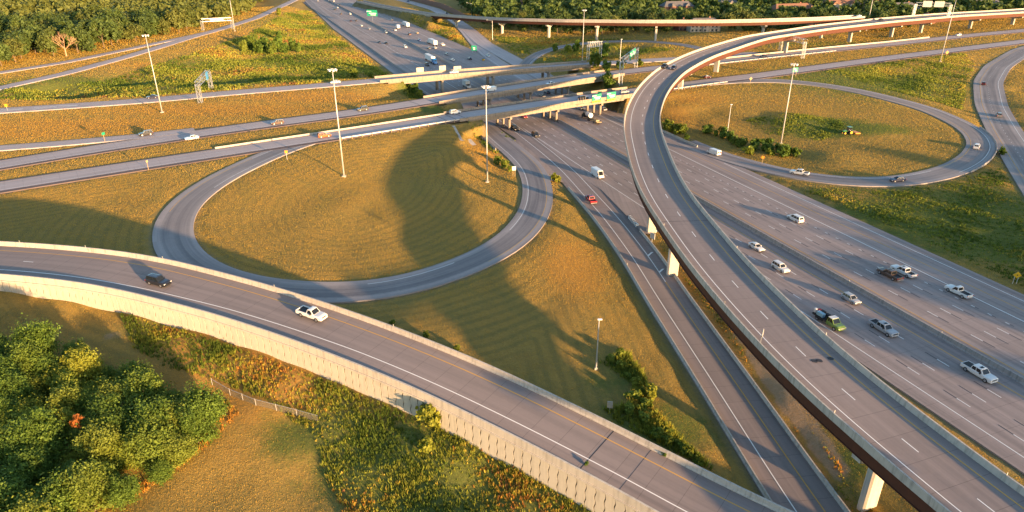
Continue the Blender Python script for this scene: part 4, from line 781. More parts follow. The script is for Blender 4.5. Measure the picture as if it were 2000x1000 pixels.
for x, y, s, b, l in [(694, 152, 1.6, 1, 'bright young shrub alone on the slope below the motorway'), (725, 152, 1.0, 1, 'small shrub on the slope just before the farthest bridge'), (748, 150, 0.9, 1, 'small shrub beside the end of the farthest bridge'),
    (794, 178, 1.7, 0, 'shrub on the embankment below the end of the farthest bridge'), (808, 184, 1.6, 0, 'shrub in the middle of the embankment under the farthest bridge'), (822, 190, 1.3, 1, 'yellowish shrub beside the bare pier bank under the farthest bridge'), (1160, 141, 2.6, 0, 'dark round tree between the farthest and middle bridges'), (1184, 141, 1.8, 0, 'lower dark shrub beside the round tree between the bridges'), (1216, 135, 2.0, 0, 'dark shrub near the tall pole between the bridges'),
    (1250, 129, 1.4, 1, 'yellow-green shrub close to the flyover between the bridges'), (1186, 172, 2.4, 0, 'big shrub on the median beside the middle bridge end'), (1110, 104, 1.8, 1, 'pale young tree inside the small far loop'), (1128, 100, 2.0, 0, 'green tree by the high mast inside the small far loop'), (1184, 112, 2.4, 0, 'rounded dark shrub behind the truss sign of the far loop'), (1085, 100, 1.6, 0, 'low green shrub at the mouth of the small far loop'),
    (848, 835, 1.35, 1, 'leafy bush growing against the retaining wall'), (441, 662, 0.6, 0, 'small bush throwing its shadow on the retaining wall'), (838, 882, 0.9, 1, 'tall pale green plant in the meadow below the wall bush'), (1272, 778, 0.95, 1, 'upright bright green bush beside the exit ramp field'),
    (1212, 698, 0.6, 1, 'small bright plant near the lamp post field'), (768, 633, 0.4, 1, 'small bright weed behind the elevated ramp barrier'), (832, 660, 0.5, 1, 'yellow-green weed clump behind the elevated ramp barrier'), (893, 685, 0.45, 1, 'low weed by the elevated ramp barrier'), (1955, 303, 0.9, 0, 'dark shrub in the fork of the oval loop ramp'), (1085, 356, 1.1, 1, 'bright bush at the outer edge of the big loop ramp'),
    (985, 328, 1.0, 1, 'yellow-green bush beside the white sign by the loop ramp'), (972, 322, 0.9, 0, 'reddish green bush on the bank by the loop ramp'), (996, 335, 0.7, 1, 'low bright bush in front of the white sign'), (1296, 890, 0.3, 0, 'green weed growing out of the elevated ramp shoulder'), (1145, 908, 0.22, 1, 'tiny weed at the wall side ramp joint')]:
    if 'elevated ramp shoulder' in l or 'ramp joint' in l:
        i, off, p = FG.sp(x, y); tree((random.choice(bush_v)[0], None), (p[0], p[1], FG.P[i, 2]), s, l, None, 'weed_clump', 'weed', 0.8)
    else: shrub(x, y, s, b, l, None, 1.25)
for x, y in [(1195, 708), (1212, 722), (1228, 736), (1240, 752), (1252, 770), (1236, 782), (1262, 796), (1246, 806), (1274, 815), (1228, 812), (1290, 836), (1262, 828), (1308, 852), (1284, 852), (1328, 872), (1306, 868), (1346, 890), (1332, 886), (1362, 906)]:
    shrub(x + random.uniform(-4, 4), y + random.uniform(-3, 3), random.uniform(0.5, 0.85), True, 'bright green bush in the rank growth between lamp post and exit ramp', 'bushes between lamp post and exit ramp')
# ------------------------------------------------------------------ meadow growth (nobody could count it)
k = NT('meadow_blades'); tn = k.attr('tone').outputs['Color']; k.out(tn, 0.8, 0.15); tr_ = k.n.new('ShaderNodeBsdfTranslucent'); k.L(tn, tr_.inputs[0]); mx = k.n.new('ShaderNodeMixShader'); mx.inputs[0].default_value = 0.35
k.L(k.b.outputs[0], mx.inputs[1]); k.L(tr_.outputs[0], mx.inputs[2]); k.L(mx.outputs[0], k.n['Material Output'].inputs[0])
def meadow(name, label, polys, dens, hgt_m, width, blades, cols, clump=6.0, lean=0.5, dr=0.8):
    """blade tufts over pixel polygons; cols: (rgb, weight) picked patch by patch"""
    VV, CC = [], []
    cs = np.array([c for c, w in cols]); cw = np.array([w for c, w in cols], float); cw /= cw.sum()
    for poly in polys:
        pw_ = np.array([atg(a, b) for a, b in poly]); x0, y0 = pw_[:, :2].min(0); x1, y1 = pw_[:, :2].max(0); n = int((x1 - x0) * (y1 - y0) * dens); x = rng.uniform(x0, x1, n); y = rng.uniform(y0, y1, n)
        m = in_poly(x, y, pw_[:, :2]); x, y = x[m], y[m]; m = (road_dist(x, y) > dr) & (zone.reshape(*SHP, 4)[np.clip(np.searchsorted(gy, y), 0, len(gy) - 1), np.clip(np.searchsorted(gx, x), 0, len(gx) - 1), 2] < 0.55); x, y = x[m], y[m]; n = len(x)
        if n == 0: continue
        z = hgt(x, y); ph = rng.uniform(0, 6.28, 6); fld = np.sin(x / clump + ph[0] + 1.7 * np.sin(y / clump * 0.6 + ph[1])) + np.sin(y / clump * 1.3 + ph[2] + 1.3 * np.sin(x / clump * 0.8 + ph[3])); fld = fld + rng.normal(size=n) * 0.55
        rank = fld.argsort().argsort() / n; ci = np.searchsorted(np.cumsum(cw), rank).clip(0, len(cs) - 1)
        fl2 = np.clip(0.7 + 0.35 * np.sin(x / clump * 1.9 + ph[4]) * np.sin(y / clump * 1.6 + ph[5]), 0.25, 1.3); keep = rng.uniform(size=n) < fl2; x, y, z, ci, fl2 = x[keep], y[keep], z[keep], ci[keep], fl2[keep]; n = len(x)
        for b in range(blades):
            h = hgt_m * rng.uniform(0.45, 1.25, n) * fl2; t = rng.uniform(0, 6.28, n); w = width * rng.uniform(0.6, 1.3, n); ln = lean * rng.uniform(0.2, 1.0, n) * h; t2 = rng.uniform(0, 6.28, n); ox, oy = rng.normal(size=(2, n)) * width * 1.6
            B = np.c_[x + ox, y + oy, z - 0.05]; d = np.c_[np.cos(t), np.sin(t), np.zeros(n)] * w[:, None]; tip = B + np.c_[np.cos(t2) * ln, np.sin(t2) * ln, h]
            VV.append(np.stack([B - d, B + d, tip + d * 0.35, tip - d * 0.35], 1)); CC.append(cs[ci] * rng.uniform(0.6, 1.35, (n, 1)))
    me = fast_mesh(name, np.concatenate(VV), 4, 'meadow_blades', col=np.concatenate(CC)); return obj(name, me, kind='stuff', label=label)
G1, G2, G3, G4, G5 = (0.10, 0.145, 0.022), (0.23, 0.25, 0.035), (0.40, 0.31, 0.05), (0.46, 0.225, 0.04), (0.30, 0.135, 0.05)
meadow('meadow_grass', 'tangled green and rust coloured meadow growth below the retaining wall', [[(235, 615), (330, 640), (500, 692), (665, 756), (825, 822), (1000, 905), (1170, 990), (1180, 1040), (690, 1040), (640, 940), (612, 850), (520, 780), (430, 745), (330, 720), (260, 680)]], 7.0, 0.75, 0.07, 7, [(G1, 3.4), (G2, 4.6), (G3, 1.6), (G4, 0.45), (G5, 0.3)], 4.5)
meadow('weeds', 'dry orange weeds along the edge of the thicket', [[(160, 1010), (250, 980), (340, 925), (410, 868), (470, 808), (440, 780), (410, 800), (395, 860), (320, 915), (230, 975)]], 7.0, 0.6, 0.06, 6, [(G4, 3), (G3, 3), (G2, 1)], 3.0)
meadow('weeds', 'bright green weeds between the lamp post and the exit ramp', [[(1168, 706), (1230, 690), (1262, 745), (1275, 800), (1320, 850), (1390, 918), (1360, 905), (1280, 862), (1210, 828), (1180, 800), (1230, 790), (1235, 750)]], 11.0, 1.35, 0.08, 8, [(G1, 0.8), (G2, 5), ((0.34, 0.34, 0.045), 3), (G3, 2)], 4.0)
meadow('weeds', 'orange and green weeds on the strip between exit ramp and flyover', [[(1292, 478), (1330, 535), (1420, 620), (1560, 800), (1700, 990), (1820, 1060), (1700, 1060), (1650, 985), (1560, 850), (1480, 742), (1380, 600), (1325, 530), (1290, 485)]], 5.0, 0.5, 0.06, 6, [(G1, 2), (G4, 2.2), (G3, 1.5), (G2, 1)], 3.0, dr=0.3)
meadow('weeds', 'ragged weeds on the strip between the flyover and the motorway', [[(1620, 675), (1700, 735), (1850, 850), (2010, 975), (2060, 1010), (1950, 985), (1760, 830), (1650, 735)]], 5.0, 0.4, 0.06, 6, [(G1, 2), (G2, 2), (G3, 2), (G4, 1)], 3.0, dr=0.2)
meadow('meadow_grass', 'lush green growth in the shaded field beside the motorway', [[(1560, 368), (1700, 372), (1860, 350), (1960, 330), (2080, 420), (2100, 600), (1990, 555), (1850, 490), (1700, 425)]], 1.6, 0.55, 0.14, 7, [(G1, 4), (G2, 2.5), ((0.15, 0.19, 0.03), 3), (G3, 0.6)], 7.0, dr=2.0)
meadow('meadow_grass', 'tall green growth in the middle of the tractor field', [[(1455, 235), (1540, 222), (1640, 232), (1655, 255), (1600, 275), (1500, 262)]], 1.5, 0.6, 0.17, 6, [(G1, 3), (G2, 4)], 6.0)
meadow('meadow_grass', 'rough green meadow between the crossroad and the curving ramp', [[(1610, 140), (1740, 118), (1880, 103), (1905, 125), (1885, 170), (1880, 215), (1800, 192), (1700, 165)]], 1.0, 0.7, 0.22, 6, [(G1, 3), (G2, 5), ((0.32, 0.32, 0.05), 2), (G3, 1)], 9.0, dr=3.0)
meadow('meadow_grass', 'wild yellow and green growth in the hollow beyond the collector road', [[(0, 195), (0, 178), (200, 160), (330, 120), (480, 70), (560, 25), (600, 20), (690, 95), (760, 150), (620, 165), (450, 176), (250, 190)]], 0.55, 0.95, 0.34, 6, [(G1, 3), (G2, 4), ((0.28, 0.30, 0.05), 2), (G3, 1.8), (G5, 0.4)], 14.0, dr=3.5)
meadow('weeds', 'green weeds on the embankments under the three bridges', [[(760, 165), (850, 190), (840, 200), (800, 195)], [(870, 205), (890, 218), (880, 222), (862, 210)], [(905, 235), (940, 262), (980, 300), (965, 300), (930, 270), (890, 240)], [(950, 244), (1000, 272), (1005, 278), (960, 256)]], 2.0, 0.9, 0.16, 6, [(G1, 4), (G2, 3)], 5.0, dr=0.3)
meadow('meadow_grass', 'rough grass on the mound by the merge ramp and the far loop', [[(800, 30), (850, 30), (890, 55), (915, 95), (900, 95), (850, 72), (815, 50)], [(960, 70), (1100, 76), (1240, 76), (1180, 80), (1080, 92), (1035, 108), (1000, 100)], [(1060, 118), (1100, 98), (1200, 86), (1330, 95), (1250, 108), (1150, 118)]], 0.5, 0.8, 0.34, 5, [(G1, 2), (G2, 3), (G3, 3), (G4, 1)], 14.0, dr=2.0)
# ------------------------------------------------------------------ mown grass: short stalks that catch the low sun
def zone_at(x, y):
    i = np.clip(np.searchsorted(gx, x), 0, len(gx) - 1); j = np.clip(np.searchsorted(gy, y), 0, len(gy) - 1); return zone.reshape(*SHP, 4)[j, i], DL.reshape(SHP)[j, i]
VV, CC = [], []
for y0, y1, dens, wid, hh in ((42, 130, 27, 0.033, 0.12), (130, 200, 18, 0.05, 0.155), (200, 300, 9, 0.07, 0.20), (300, 450, 3.6, 0.10, 0.28), (450, 760, 1.1, 0.17, 0.4)):
    xm = (y1 * math.cos(PITCH) + HC * math.sin(PITCH)) * 0.8; n = int(2 * xm * (y1 - y0) * dens); x = rng.uniform(-xm, xm, n); y = rng.uniform(y0, y1, n)
    m = (np.abs(x) < (y * math.cos(PITCH) + HC * math.sin(PITCH)) * 0.79) & (road_dist(x, y) > 0.35); x, y = x[m], y[m]
    d2 = (x[:, None] - FG.P[None, ::2, 0]) ** 2 + (y[:, None] - FG.P[None, ::2, 1]) ** 2; kf = d2.argmin(1) * 2; of = (x - FG.P[kf, 0]) * FG.N[kf, 0] + (y - FG.P[kf, 1]) * FG.N[kf, 1]; m = (of < -3.2) | (of > 11.9) | ((of > np.array([LPo(i) for i in range(len(FG.P))])[kf] + 0.5)); x, y = x[m], y[m]; n = len(x)
    z = hgt(x, y); zn_, dl = zone_at(x, y); f1 = 0.5 + 0.5 * np.sin(x / 9 + 2 * np.sin(y / 13)) * np.sin(y / 8 + 1.5 * np.sin(x / 17)); f2 = rng.uniform(size=n)
    gold, pale, olive, dry, green, dirt = (np.array(c) for c in ((0.50, 0.30, 0.05), (0.53, 0.345, 0.07), (0.38, 0.275, 0.055), (0.54, 0.30, 0.05), (0.18, 0.215, 0.035), (0.40, 0.27, 0.15)))
    c = gold * (1 - f1[:, None]) + pale * f1[:, None]; om = (f2 + 0.5 * f1 < 0.36) | ((np.sin(road_dist(x, y) * 2.3 + 1.2 * f1) > 0.25) & (road_dist(x, y) < 40) & (f2 < 0.7)); c[om] = olive
    jit = rng.normal(size=n) * 0.18
    for ch, cc in ((1, dry), (0, green), (2, dirt)): mm = zn_[:, ch] + jit > 0.42; c[mm] = cc
    c *= rng.uniform(0.88, 1.12, (n, 1)); h = hh * rng.uniform(0.5, 1.3, n) * np.where(zn_[:, 2] + jit > 0.42, 0.35, 1.0); t = rng.uniform(0, 6.28, n); w = wid * rng.uniform(0.6, 1.4, n); t2 = rng.uniform(0, 6.28, n); ln = h * rng.uniform(0.1, 0.8, n)
    B = np.c_[x, y, z - 0.04]; d = np.c_[np.cos(t), np.sin(t), np.zeros(n)] * w[:, None]; tip = B + np.c_[np.cos(t2) * ln, np.sin(t2) * ln, h + 0.04]; VV.append(np.stack([B - d * 1.3, B + d * 1.3, tip], 1)); CC.append(c)
obj('mown_grass', fast_mesh('mown_grass', np.concatenate(VV), 3, 'meadow_blades', col=np.concatenate(CC)), kind='stuff', label='short dry golden grass mown over the fields between the roads')
# ------------------------------------------------------------------ vehicles (front towards +x, wheels on z = 0)
def hull(st):
    """st: (x, z bottom, z shoulder, z top, half width bottom, shoulder, top)"""
    V, F = [], []
    for x, zb, zs, zt, wb, ws, wt in st:
        V += [(x, wb, zb), (x, ws, zb + 0.18), (x, ws, zs), (x, wt, zt), (x, -wt, zt), (x, -ws, zs), (x, -ws, zb + 0.18), (x, -wb, zb)]
    for i in range(len(st) - 1):
        for j in range(8): a = i * 8 + j; b = i * 8 + (j + 1) % 8; F.append((a, b, b + 8, a + 8))
    F += [tuple(range(7, -1, -1)), tuple(range(len(st) * 8 - 8, len(st) * 8))]
    return V, [f[::-1] for f in F]
def frustum(x0, x1, z0, w0, x2, x3, z1, w1, crown=0.04):
    B = [(x0, -w0, z0), (x1, -w0, z0), (x1, w0, z0), (x0, w0, z0)]; T = [(x2, -w1, z1), (x3, -w1, z1), (x3, w1, z1), (x2, w1, z1)]
    C = [(x2 + 0.25, -w1 * 0.6, z1 + crown), (x3 - 0.25, -w1 * 0.6, z1 + crown), (x3 - 0.25, w1 * 0.6, z1 + crown), (x2 + 0.25, w1 * 0.6, z1 + crown)]
    F = [(0, 1, 5, 4), (1, 2, 6, 5), (2, 3, 7, 6), (3, 0, 4, 7), (4, 5, 9, 8), (5, 6, 10, 9), (6, 7, 11, 10), (7, 4, 8, 11), (8, 9, 10, 11)]
    return B + T + C, F
def pane(Q, u0, u1, v0, v1, out=0.012):
    """inset quad on face Q (bottom a, bottom b, top b, top a)"""
    Q = [np.array(q, float) for q in Q]; nrm = np.cross(Q[1] - Q[0], Q[3] - Q[0]); nrm /= np.linalg.norm(nrm)
    f = lambda u, v: (Q[0] * (1 - u) + Q[1] * u) * (1 - v) + (Q[3] * (1 - u) + Q[2] * u) * v + nrm * out
    return [f(u0, v0), f(u1, v0), f(u1, v1), f(u0, v1)]
def wheel_meshes(r, w):
    t = MB().tube((0, -w / 2, 0), (0, w / 2, 0), r, r, 16).mesh('wheel', 'tyre_rubber', False); m = MB().tube((0, -w / 2 - 0.012, 0), (0, w / 2 + 0.012, 0), r * 0.62, r * 0.62, 12).mesh('rim', 'rim_metal'); return t, m
PROTO = {}
def proto(kind, parts, wheels, r=0.36, w=0.25, hw=0.82, extra=()):
    """parts: (name, V, F, material key)"""
    P = []
    for nm, V, F, mk in parts:
        me = bpy.data.meshes.new(nm); me.from_pydata([tuple(map(float, v)) for v in V], [], F); me.materials.append(MAT['paint_white'] if mk in ('paint', 'roof') else MAT[mk]); me.update(); P.append((nm, me, mk, None))
    t, m = wheel_meshes(r, w)
    for x in wheels:
        for s in (-1, 1): P.append(('wheel', t, 'tyre_rubber', ((x, s * hw, r), m)))
    PROTO[kind] = P
def qd(q): return q, [(0, 1, 2, 3)]
def glass_parts(fr, sides, mk='car_glass', rear=True, wind=(0.06, 0.94, 0.08, 0.9)):
    V, _ = fr; B, T = V[:4], V[4:8]; out = [('windscreen', *qd(pane((B[1], B[2], T[2], T[1]), *wind)), mk)]
    if rear: out.append(('rear_window', *qd(pane((B[3], B[0], T[0], T[3]), 0.08, 0.92, 0.14, 0.88)), mk))
    for a, b in sides:
        out.append(('side_window', *qd(pane((B[0], B[1], T[1], T[0]), a, b, 0.1, 0.88)), mk)); out.append(('side_window', *qd(pane((B[2], B[3], T[3], T[2]), 1 - b, 1 - a, 0.1, 0.88)), mk))
    return out
def bx(c, d): m = MB().box(c, d); return m.V, m.F
def lights(xf, xr, zf, zr, w, h=0.16):
    o = []
    for s in (-1, 1): o.append(('headlight', *bx((xf, s * (w - 0.22), zf), (0.10, 0.36, h)), 'head_lamp')); o.append(('taillight', *bx((xr, s * (w - 0.13), zr), (0.08, 0.20, 0.26)), 'tail_lamp'))
    return o
def car(kind, L, W, zbelt, zroof, hood, cab, sides, trunk=None, r=0.34, wb=None, grille=True):
    w = W / 2; f = L / 2; tr = trunk if trunk else zbelt
    st = [(-f, 0.42, tr - 0.12, tr - 0.06, w - 0.16, w - 0.1, w - 0.2), (-f + 0.18, 0.3, tr - 0.06, tr, w - 0.08, w - 0.02, w - 0.12), (cab[0] + 0.1, 0.24, zbelt - 0.08, max(tr, zbelt - 0.02), w - 0.06, w, w - 0.1), (0, 0.22, zbelt - 0.06, zbelt, w - 0.06, w, w - 0.08), (cab[1] - 0.05, 0.22, zbelt - 0.1, zbelt, w - 0.06, w, w - 0.1),
          (f - 0.55, 0.24, hood - 0.16, hood, w - 0.08, w - 0.02, w - 0.18), (f - 0.12, 0.3, hood - 0.26, hood - 0.12, w - 0.14, w - 0.1, w - 0.26), (f, 0.38, hood - 0.36, hood - 0.26, w - 0.24, w - 0.2, w - 0.34)]
    fr = frustum(cab[0], cab[1], zbelt - 0.03, w - 0.10, cab[2], cab[3], zroof, w - 0.30)
    P = [('body', *hull(st), 'paint'), ('cabin', *fr, 'roof')] + glass_parts(fr, sides) + lights(f - 0.09, -f + 0.03, hood - 0.24, tr - 0.24, w)
    P.append(('front_bumper', *bx((f - 0.03, 0, 0.38), (0.12, W - 0.5, 0.2)), 'dark_plastic'))
    if grille: P.append(('grille', *bx((f - 0.03, 0, hood - 0.34), (0.06, W * 0.42, 0.14)), 'dark_plastic'))
    for s in (-1, 1): P.append(('door_mirror', *bx((cab[1] - 0.45, s * (w + 0.06), zbelt + 0.06), (0.14, 0.2, 0.14)), 'paint'))
    wbx = wb or L * 0.29; proto(kind, P, (-wbx, wbx), r, 0.24, w - 0.11)
car('sedan', 4.75, 1.84, 0.92, 1.43, 0.86, (-1.95, 0.95, -1.15, 0.15), ((0.1, 0.47), (0.52, 0.92)), 1.0)
car('hatchback', 4.35, 1.82, 0.95, 1.53, 0.92, (-2.05, 0.95, -1.6, 0.2), ((0.06, 0.3), (0.33, 0.6), (0.63, 0.93)), 0.98)
car('suv', 4.75, 1.92, 1.06, 1.74, 1.03, (-2.3, 0.95, -2.0, 0.3), ((0.05, 0.27), (0.3, 0.6), (0.63, 0.93)), 1.08, r=0.38)
car('big_suv', 5.3, 2.03, 1.14, 1.92, 1.14, (-2.58, 0.95, -2.35, 0.4), ((0.05, 0.3), (0.33, 0.63), (0.66, 0.94)), 1.16, r=0.41)
car('minivan', 5.1, 1.98, 1.05, 1.78, 0.98, (-2.45, 1.5, -2.2, 0.55), ((0.05, 0.3), (0.33, 0.62), (0.65, 0.92)), 1.06, r=0.36)
def pickup(kind, L, crew=True, tonneau=False, sun=True):
    w = 1.01; f = L / 2; zb = 1.14; zh = 1.18; bl = -f + (1.75 if crew else 2.3); c1 = f - 1.65
    st = [(bl + 0.02, 0.5, zb - 0.1, zb, w - 0.04, w, w - 0.06), (bl + 0.3, 0.4, zb - 0.1, zb, w - 0.04, w, w - 0.06), (c1, 0.4, zb - 0.08, zb, w - 0.04, w, w - 0.08), (f - 0.5, 0.42, zh - 0.18, zh, w - 0.04, w - 0.02, w - 0.14), (f - 0.08, 0.48, zh - 0.22, zh - 0.08, w - 0.06, w - 0.06, w - 0.2), (f, 0.5, zh - 0.28, zh - 0.18, w - 0.14, w - 0.12, w - 0.26)]
    fr = frustum(bl + 0.05, c1 + 0.1, zb - 0.03, w - 0.09, bl + 0.28, c1 - 0.62, 1.88, w - 0.26); P = [('body', *hull(st), 'paint'), ('cabin', *fr, 'roof')]
    P += glass_parts(fr, ((0.06, 0.4), (0.45, 0.86)) if crew else ((0.12, 0.84),))
    m = MB()
    for s in (-1, 1): m.box(((bl - f) / 2, s * (w - 0.07), 0.83), (bl + f, 0.14, 0.64))
    m.box((-f + 0.06, 0, 0.83), (0.12, 2 * w - 0.28, 0.64)); P.append(('cargo_bed', m.V, m.F, 'paint'))
    zc = 1.12 if tonneau else 0.94; P.append(('bed_cover' if tonneau else 'bed_floor', *bx(((bl - f) / 2 + 0.05, 0, zc), (bl + f - 0.14, 2 * w - 0.29, 0.06)), 'dark_plastic'))
    P += lights(f - 0.08, -f + 0.0, zh - 0.3, 0.95, w, 0.22); P.append(('grille', *bx((f - 0.02, 0, zh - 0.32), (0.06, 1.2, 0.26)), 'dark_plastic')); P.append(('front_bumper', *bx((f - 0.02, 0, 0.55), (0.2, 1.8, 0.2)), 'paint')); P.append(('rear_bumper', *bx((-f - 0.04, 0, 0.56), (0.16, 1.8, 0.16)), 'rim_metal'))
    if sun: P.append(('sunroof', *bx((c1 - 1.1, 0, 1.925), (0.5, 0.8, 0.02)), 'car_glass'))
    for s in (-1, 1): P.append(('door_mirror', *bx((c1 - 0.5, s * (w + 0.1), zb + 0.1), (0.14, 0.24, 0.22)), 'dark_plastic'))
    proto(kind, P, (-f + 1.12, f - 1.0), 0.42, 0.28, w - 0.12)
pickup('crew_pickup', 5.95); pickup('plain_pickup', 5.6, False, False, False); pickup('covered_pickup', 5.95, True, True)
def van(kind, L, zr, w, high):
    f = L / 2; st = [(-f, 0.45, zr - 0.25, zr - 0.12, w - 0.06, w - 0.03, w - 0.22), (-f + 0.2, 0.35, zr - 0.22, zr, w - 0.03, w, w - 0.18), (f - (1.7 if not high else 1.45), 0.35, zr - 0.25, zr, w - 0.03, w, w - 0.2), (f - (1.35 if not high else 1.2), 0.35, zr - 0.42, zr - 0.1, w - 0.03, w, w - 0.22)]
    fr0 = (f - (1.36 if not high else 1.21)); nose = 1.05 if not high else 1.15
    fr = frustum(fr0 - 0.01, f - 0.38, nose, w - 0.06, fr0 - 0.02, fr0 + 0.04, zr - 0.14, w - 0.22); st2 = [(fr0 - 0.02, 0.35, nose - 0.05, nose + 0.02, w - 0.03, w, w - 0.06), (f - 0.4, 0.36, nose - 0.16, nose - 0.02, w - 0.06, w - 0.04, w - 0.16), (f, 0.42, nose - 0.4, nose - 0.28, w - 0.2, w - 0.16, w - 0.3)]
    P = [('body', *hull(st), 'paint'), ('nose', *hull(st2), 'paint'), ('cabin', *fr, 'paint')] + glass_parts(fr, ((0.12, 0.8),), rear=False)
    for s in (-1, 1): P.append(('rear_window', *bx((-f - 0.0, s * 0.42, zr - 0.7), (0.03, 0.6, 0.5)), 'car_glass'))
    P += lights(f - 0.1, -f, nose - 0.32, 1.2, w); P.append(('front_bumper', *bx((f - 0.02, 0, 0.45), (0.14, 2 * w - 0.5, 0.26)), 'dark_plastic')); proto(kind, P, (-f + 1.1, f - 0.95), 0.37, 0.26, w - 0.1)
van('high_van', 6.0, 2.75, 1.02, True); van('cargo_van', 5.5, 2.1, 1.0, False)
def semi(kind, TL, cabcol, boxlen=None):
    P = []; h0 = 1.15; H = 4.05; xr = -TL; P.append(('trailer', *bx(((xr + -0.6) / 2, 0, (h0 + H) / 2), (TL - 0.6, 2.55, H - h0)), 'white_box')); P.append(('trailer_frame', *bx((xr / 2, 0, 1.0), (TL - 1.5, 1.1, 0.26)), 'dark_plastic'))
    st = [(0.2, 0.7, 2.9, 3.1, 1.15, 1.2, 1.0), (1.6, 0.65, 3.0, 3.45, 1.15, 1.2, 0.95), (2.9, 0.65, 2.0, 2.4, 1.15, 1.2, 1.05), (3.2, 0.65, 1.6, 1.85, 1.1, 1.12, 0.95), (4.9, 0.65, 1.45, 1.7, 0.95, 1.0, 0.8), (5.2, 0.6, 1.2, 1.45, 0.8, 0.9, 0.7)]
    P.append(('cab', *hull(st), 'paint')); P.append(('windscreen', *bx((3.0, 0, 2.22), (0.35, 1.9, 0.55)), 'car_glass')); 
    for s in (-1, 1): P.append(('side_window', *bx((2.4, s * 1.18, 2.25), (0.8, 0.06, 0.55)), 'car_glass')); P.append(('headlight', *bx((5.1, s * 0.8, 1.1), (0.2, 0.3, 0.25)), 'head_lamp')); P.append(('fuel_tank', *bx((1.6, s * 1.12, 0.75), (1.5, 0.4, 0.5)), 'rim_metal'))
    P.append(('front_bumper', *bx((5.2, 0, 0.55), (0.2, 2.1, 0.4)), 'rim_metal')); proto(kind, P, (4.2, -0.2, -1.4, -TL + 1.0, -TL + 2.3), 0.5, 0.3, 1.08)
simple('white_box', (0.70, 0.69, 0.67), 0.5, 0.4, 0, 0.06)
semi('semi_truck', 15.5, 'blue'); semi('long_trailer_truck', 14.5, 'white')
def boxtruck():
    P = [('cargo_box', *bx((-1.2, 0, 2.25), (5.4, 2.4, 2.5)), 'white_box'), ('chassis', *bx((-0.6, 0, 0.75), (7.0, 1.0, 0.3)), 'dark_plastic')]; fr = frustum(1.55, 3.0, 1.4, 1.0, 1.6, 2.4, 2.25, 0.85); st = [(1.52, 0.5, 1.35, 1.42, 1.0, 1.05, 1.0), (3.0, 0.5, 1.3, 1.42, 1.0, 1.05, 0.95), (3.9, 0.5, 1.0, 1.2, 0.9, 0.95, 0.8), (4.05, 0.55, 0.9, 1.0, 0.8, 0.85, 0.7)]
    P += [('cab', *hull(st), 'paint'), ('cabin', *fr, 'paint')] + glass_parts(fr, ((0.1, 0.8),), rear=False) + lights(4.0, -3.9, 0.95, 1.0, 1.0); proto('box_truck', P, (-2.6, 2.9), 0.46, 0.3, 0.95)
boxtruck()
def utility():
    simple('load_dark', (0.03, 0.028, 0.028), 0.8); simple('load_red', (0.30, 0.03, 0.03), 0.6); simple('load_blue', (0.25, 0.42, 0.52), 0.5)
    st = [(0.25, 0.5, 1.2, 1.28, 1.0, 1.05, 1.0), (2.0, 0.5, 1.2, 1.3, 1.0, 1.05, 0.95), (3.2, 0.52, 1.12, 1.28, 0.98, 1.02, 0.88), (3.6, 0.55, 0.95, 1.1, 0.85, 0.9, 0.75)]; fr = frustum(0.3, 2.2, 1.26, 0.98, 0.42, 1.45, 2.1, 0.82)
    P = [('body', *hull(st), 'paint'), ('cabin', *fr, 'paint'), ('roof_panel', *bx((0.93, 0, 2.15), (1.15, 1.66, 0.05)), 'white_box')] + glass_parts(fr, ((0.08, 0.4), (0.46, 0.86)))
    P += [('flat_bed', *bx((-1.7, 0, 0.95), (3.9, 2.2, 0.3)), 'load_dark'), ('headboard', *bx((0.12, 0, 1.5), (0.12, 2.1, 1.2)), 'load_dark'), ('tank', *bx((-1.9, -0.5, 1.45), (1.7, 0.8, 0.8)), 'load_blue'), ('toolbox', *bx((-0.9, 0.6, 1.35), (1.4, 0.7, 0.6)), 'load_dark'), ('hose_reel', *bx((-2.4, 0.55, 1.4), (1.1, 0.7, 0.7)), 'load_dark'), ('red_drum', *bx((-3.2, 0.2, 1.45), (0.6, 0.9, 0.7)), 'load_red'), ('white_barrel', *bx((-3.45, -0.5, 1.6), (0.45, 0.5, 0.9)), 'white_box'), ('side_locker', *bx((-1.7, -1.02, 0.75), (2.0, 0.3, 0.5)), 'load_dark')]
    P += lights(3.55, -3.62, 0.95, 0.95, 1.0); P.append(('grille', *bx((3.6, 0, 0.9), (0.08, 1.0, 0.3)), 'rim_metal')); proto('utility_truck', P, (-2.2, 2.5), 0.44, 0.32, 0.92)
utility()
def tank_truck():
    m = MB().tube((-2.9, 0, 2.2), (0.6, 0, 2.2), 1.05, 1.05, 16); P = [('tank', m.V, m.F, 'white_box'), ('chassis', *bx((-0.8, 0, 0.95), (8.0, 1.1, 0.35)), 'dark_plastic')]; st = [(1.0, 0.6, 2.4, 2.7, 1.1, 1.15, 0.95), (2.6, 0.6, 2.3, 2.6, 1.1, 1.15, 0.95), (2.9, 0.6, 1.6, 1.8, 1.1, 1.1, 0.95), (4.1, 0.6, 1.4, 1.6, 0.9, 0.95, 0.8)]
    P += [('cab', *hull(st), 'paint'), ('windscreen', *bx((2.72, 0, 2.1), (0.3, 1.8, 0.5)), 'car_glass'), ('drawbar', *bx((-5.2, 0, 0.8), (1.6, 0.15, 0.15)), 'dark_plastic'), ('trailer_bed', *bx((-8.2, 0, 1.0), (5.2, 2.3, 0.25)), 'timber_post'), ('trailer_load', *bx((-8.0, 0.2, 1.45), (3.4, 1.5, 0.6)), 'paint_tan')]
    proto('tank_truck', P, (3.3, -2.2, -3.4, -7.6, -8.8), 0.48, 0.3, 1.0)
tank_truck()
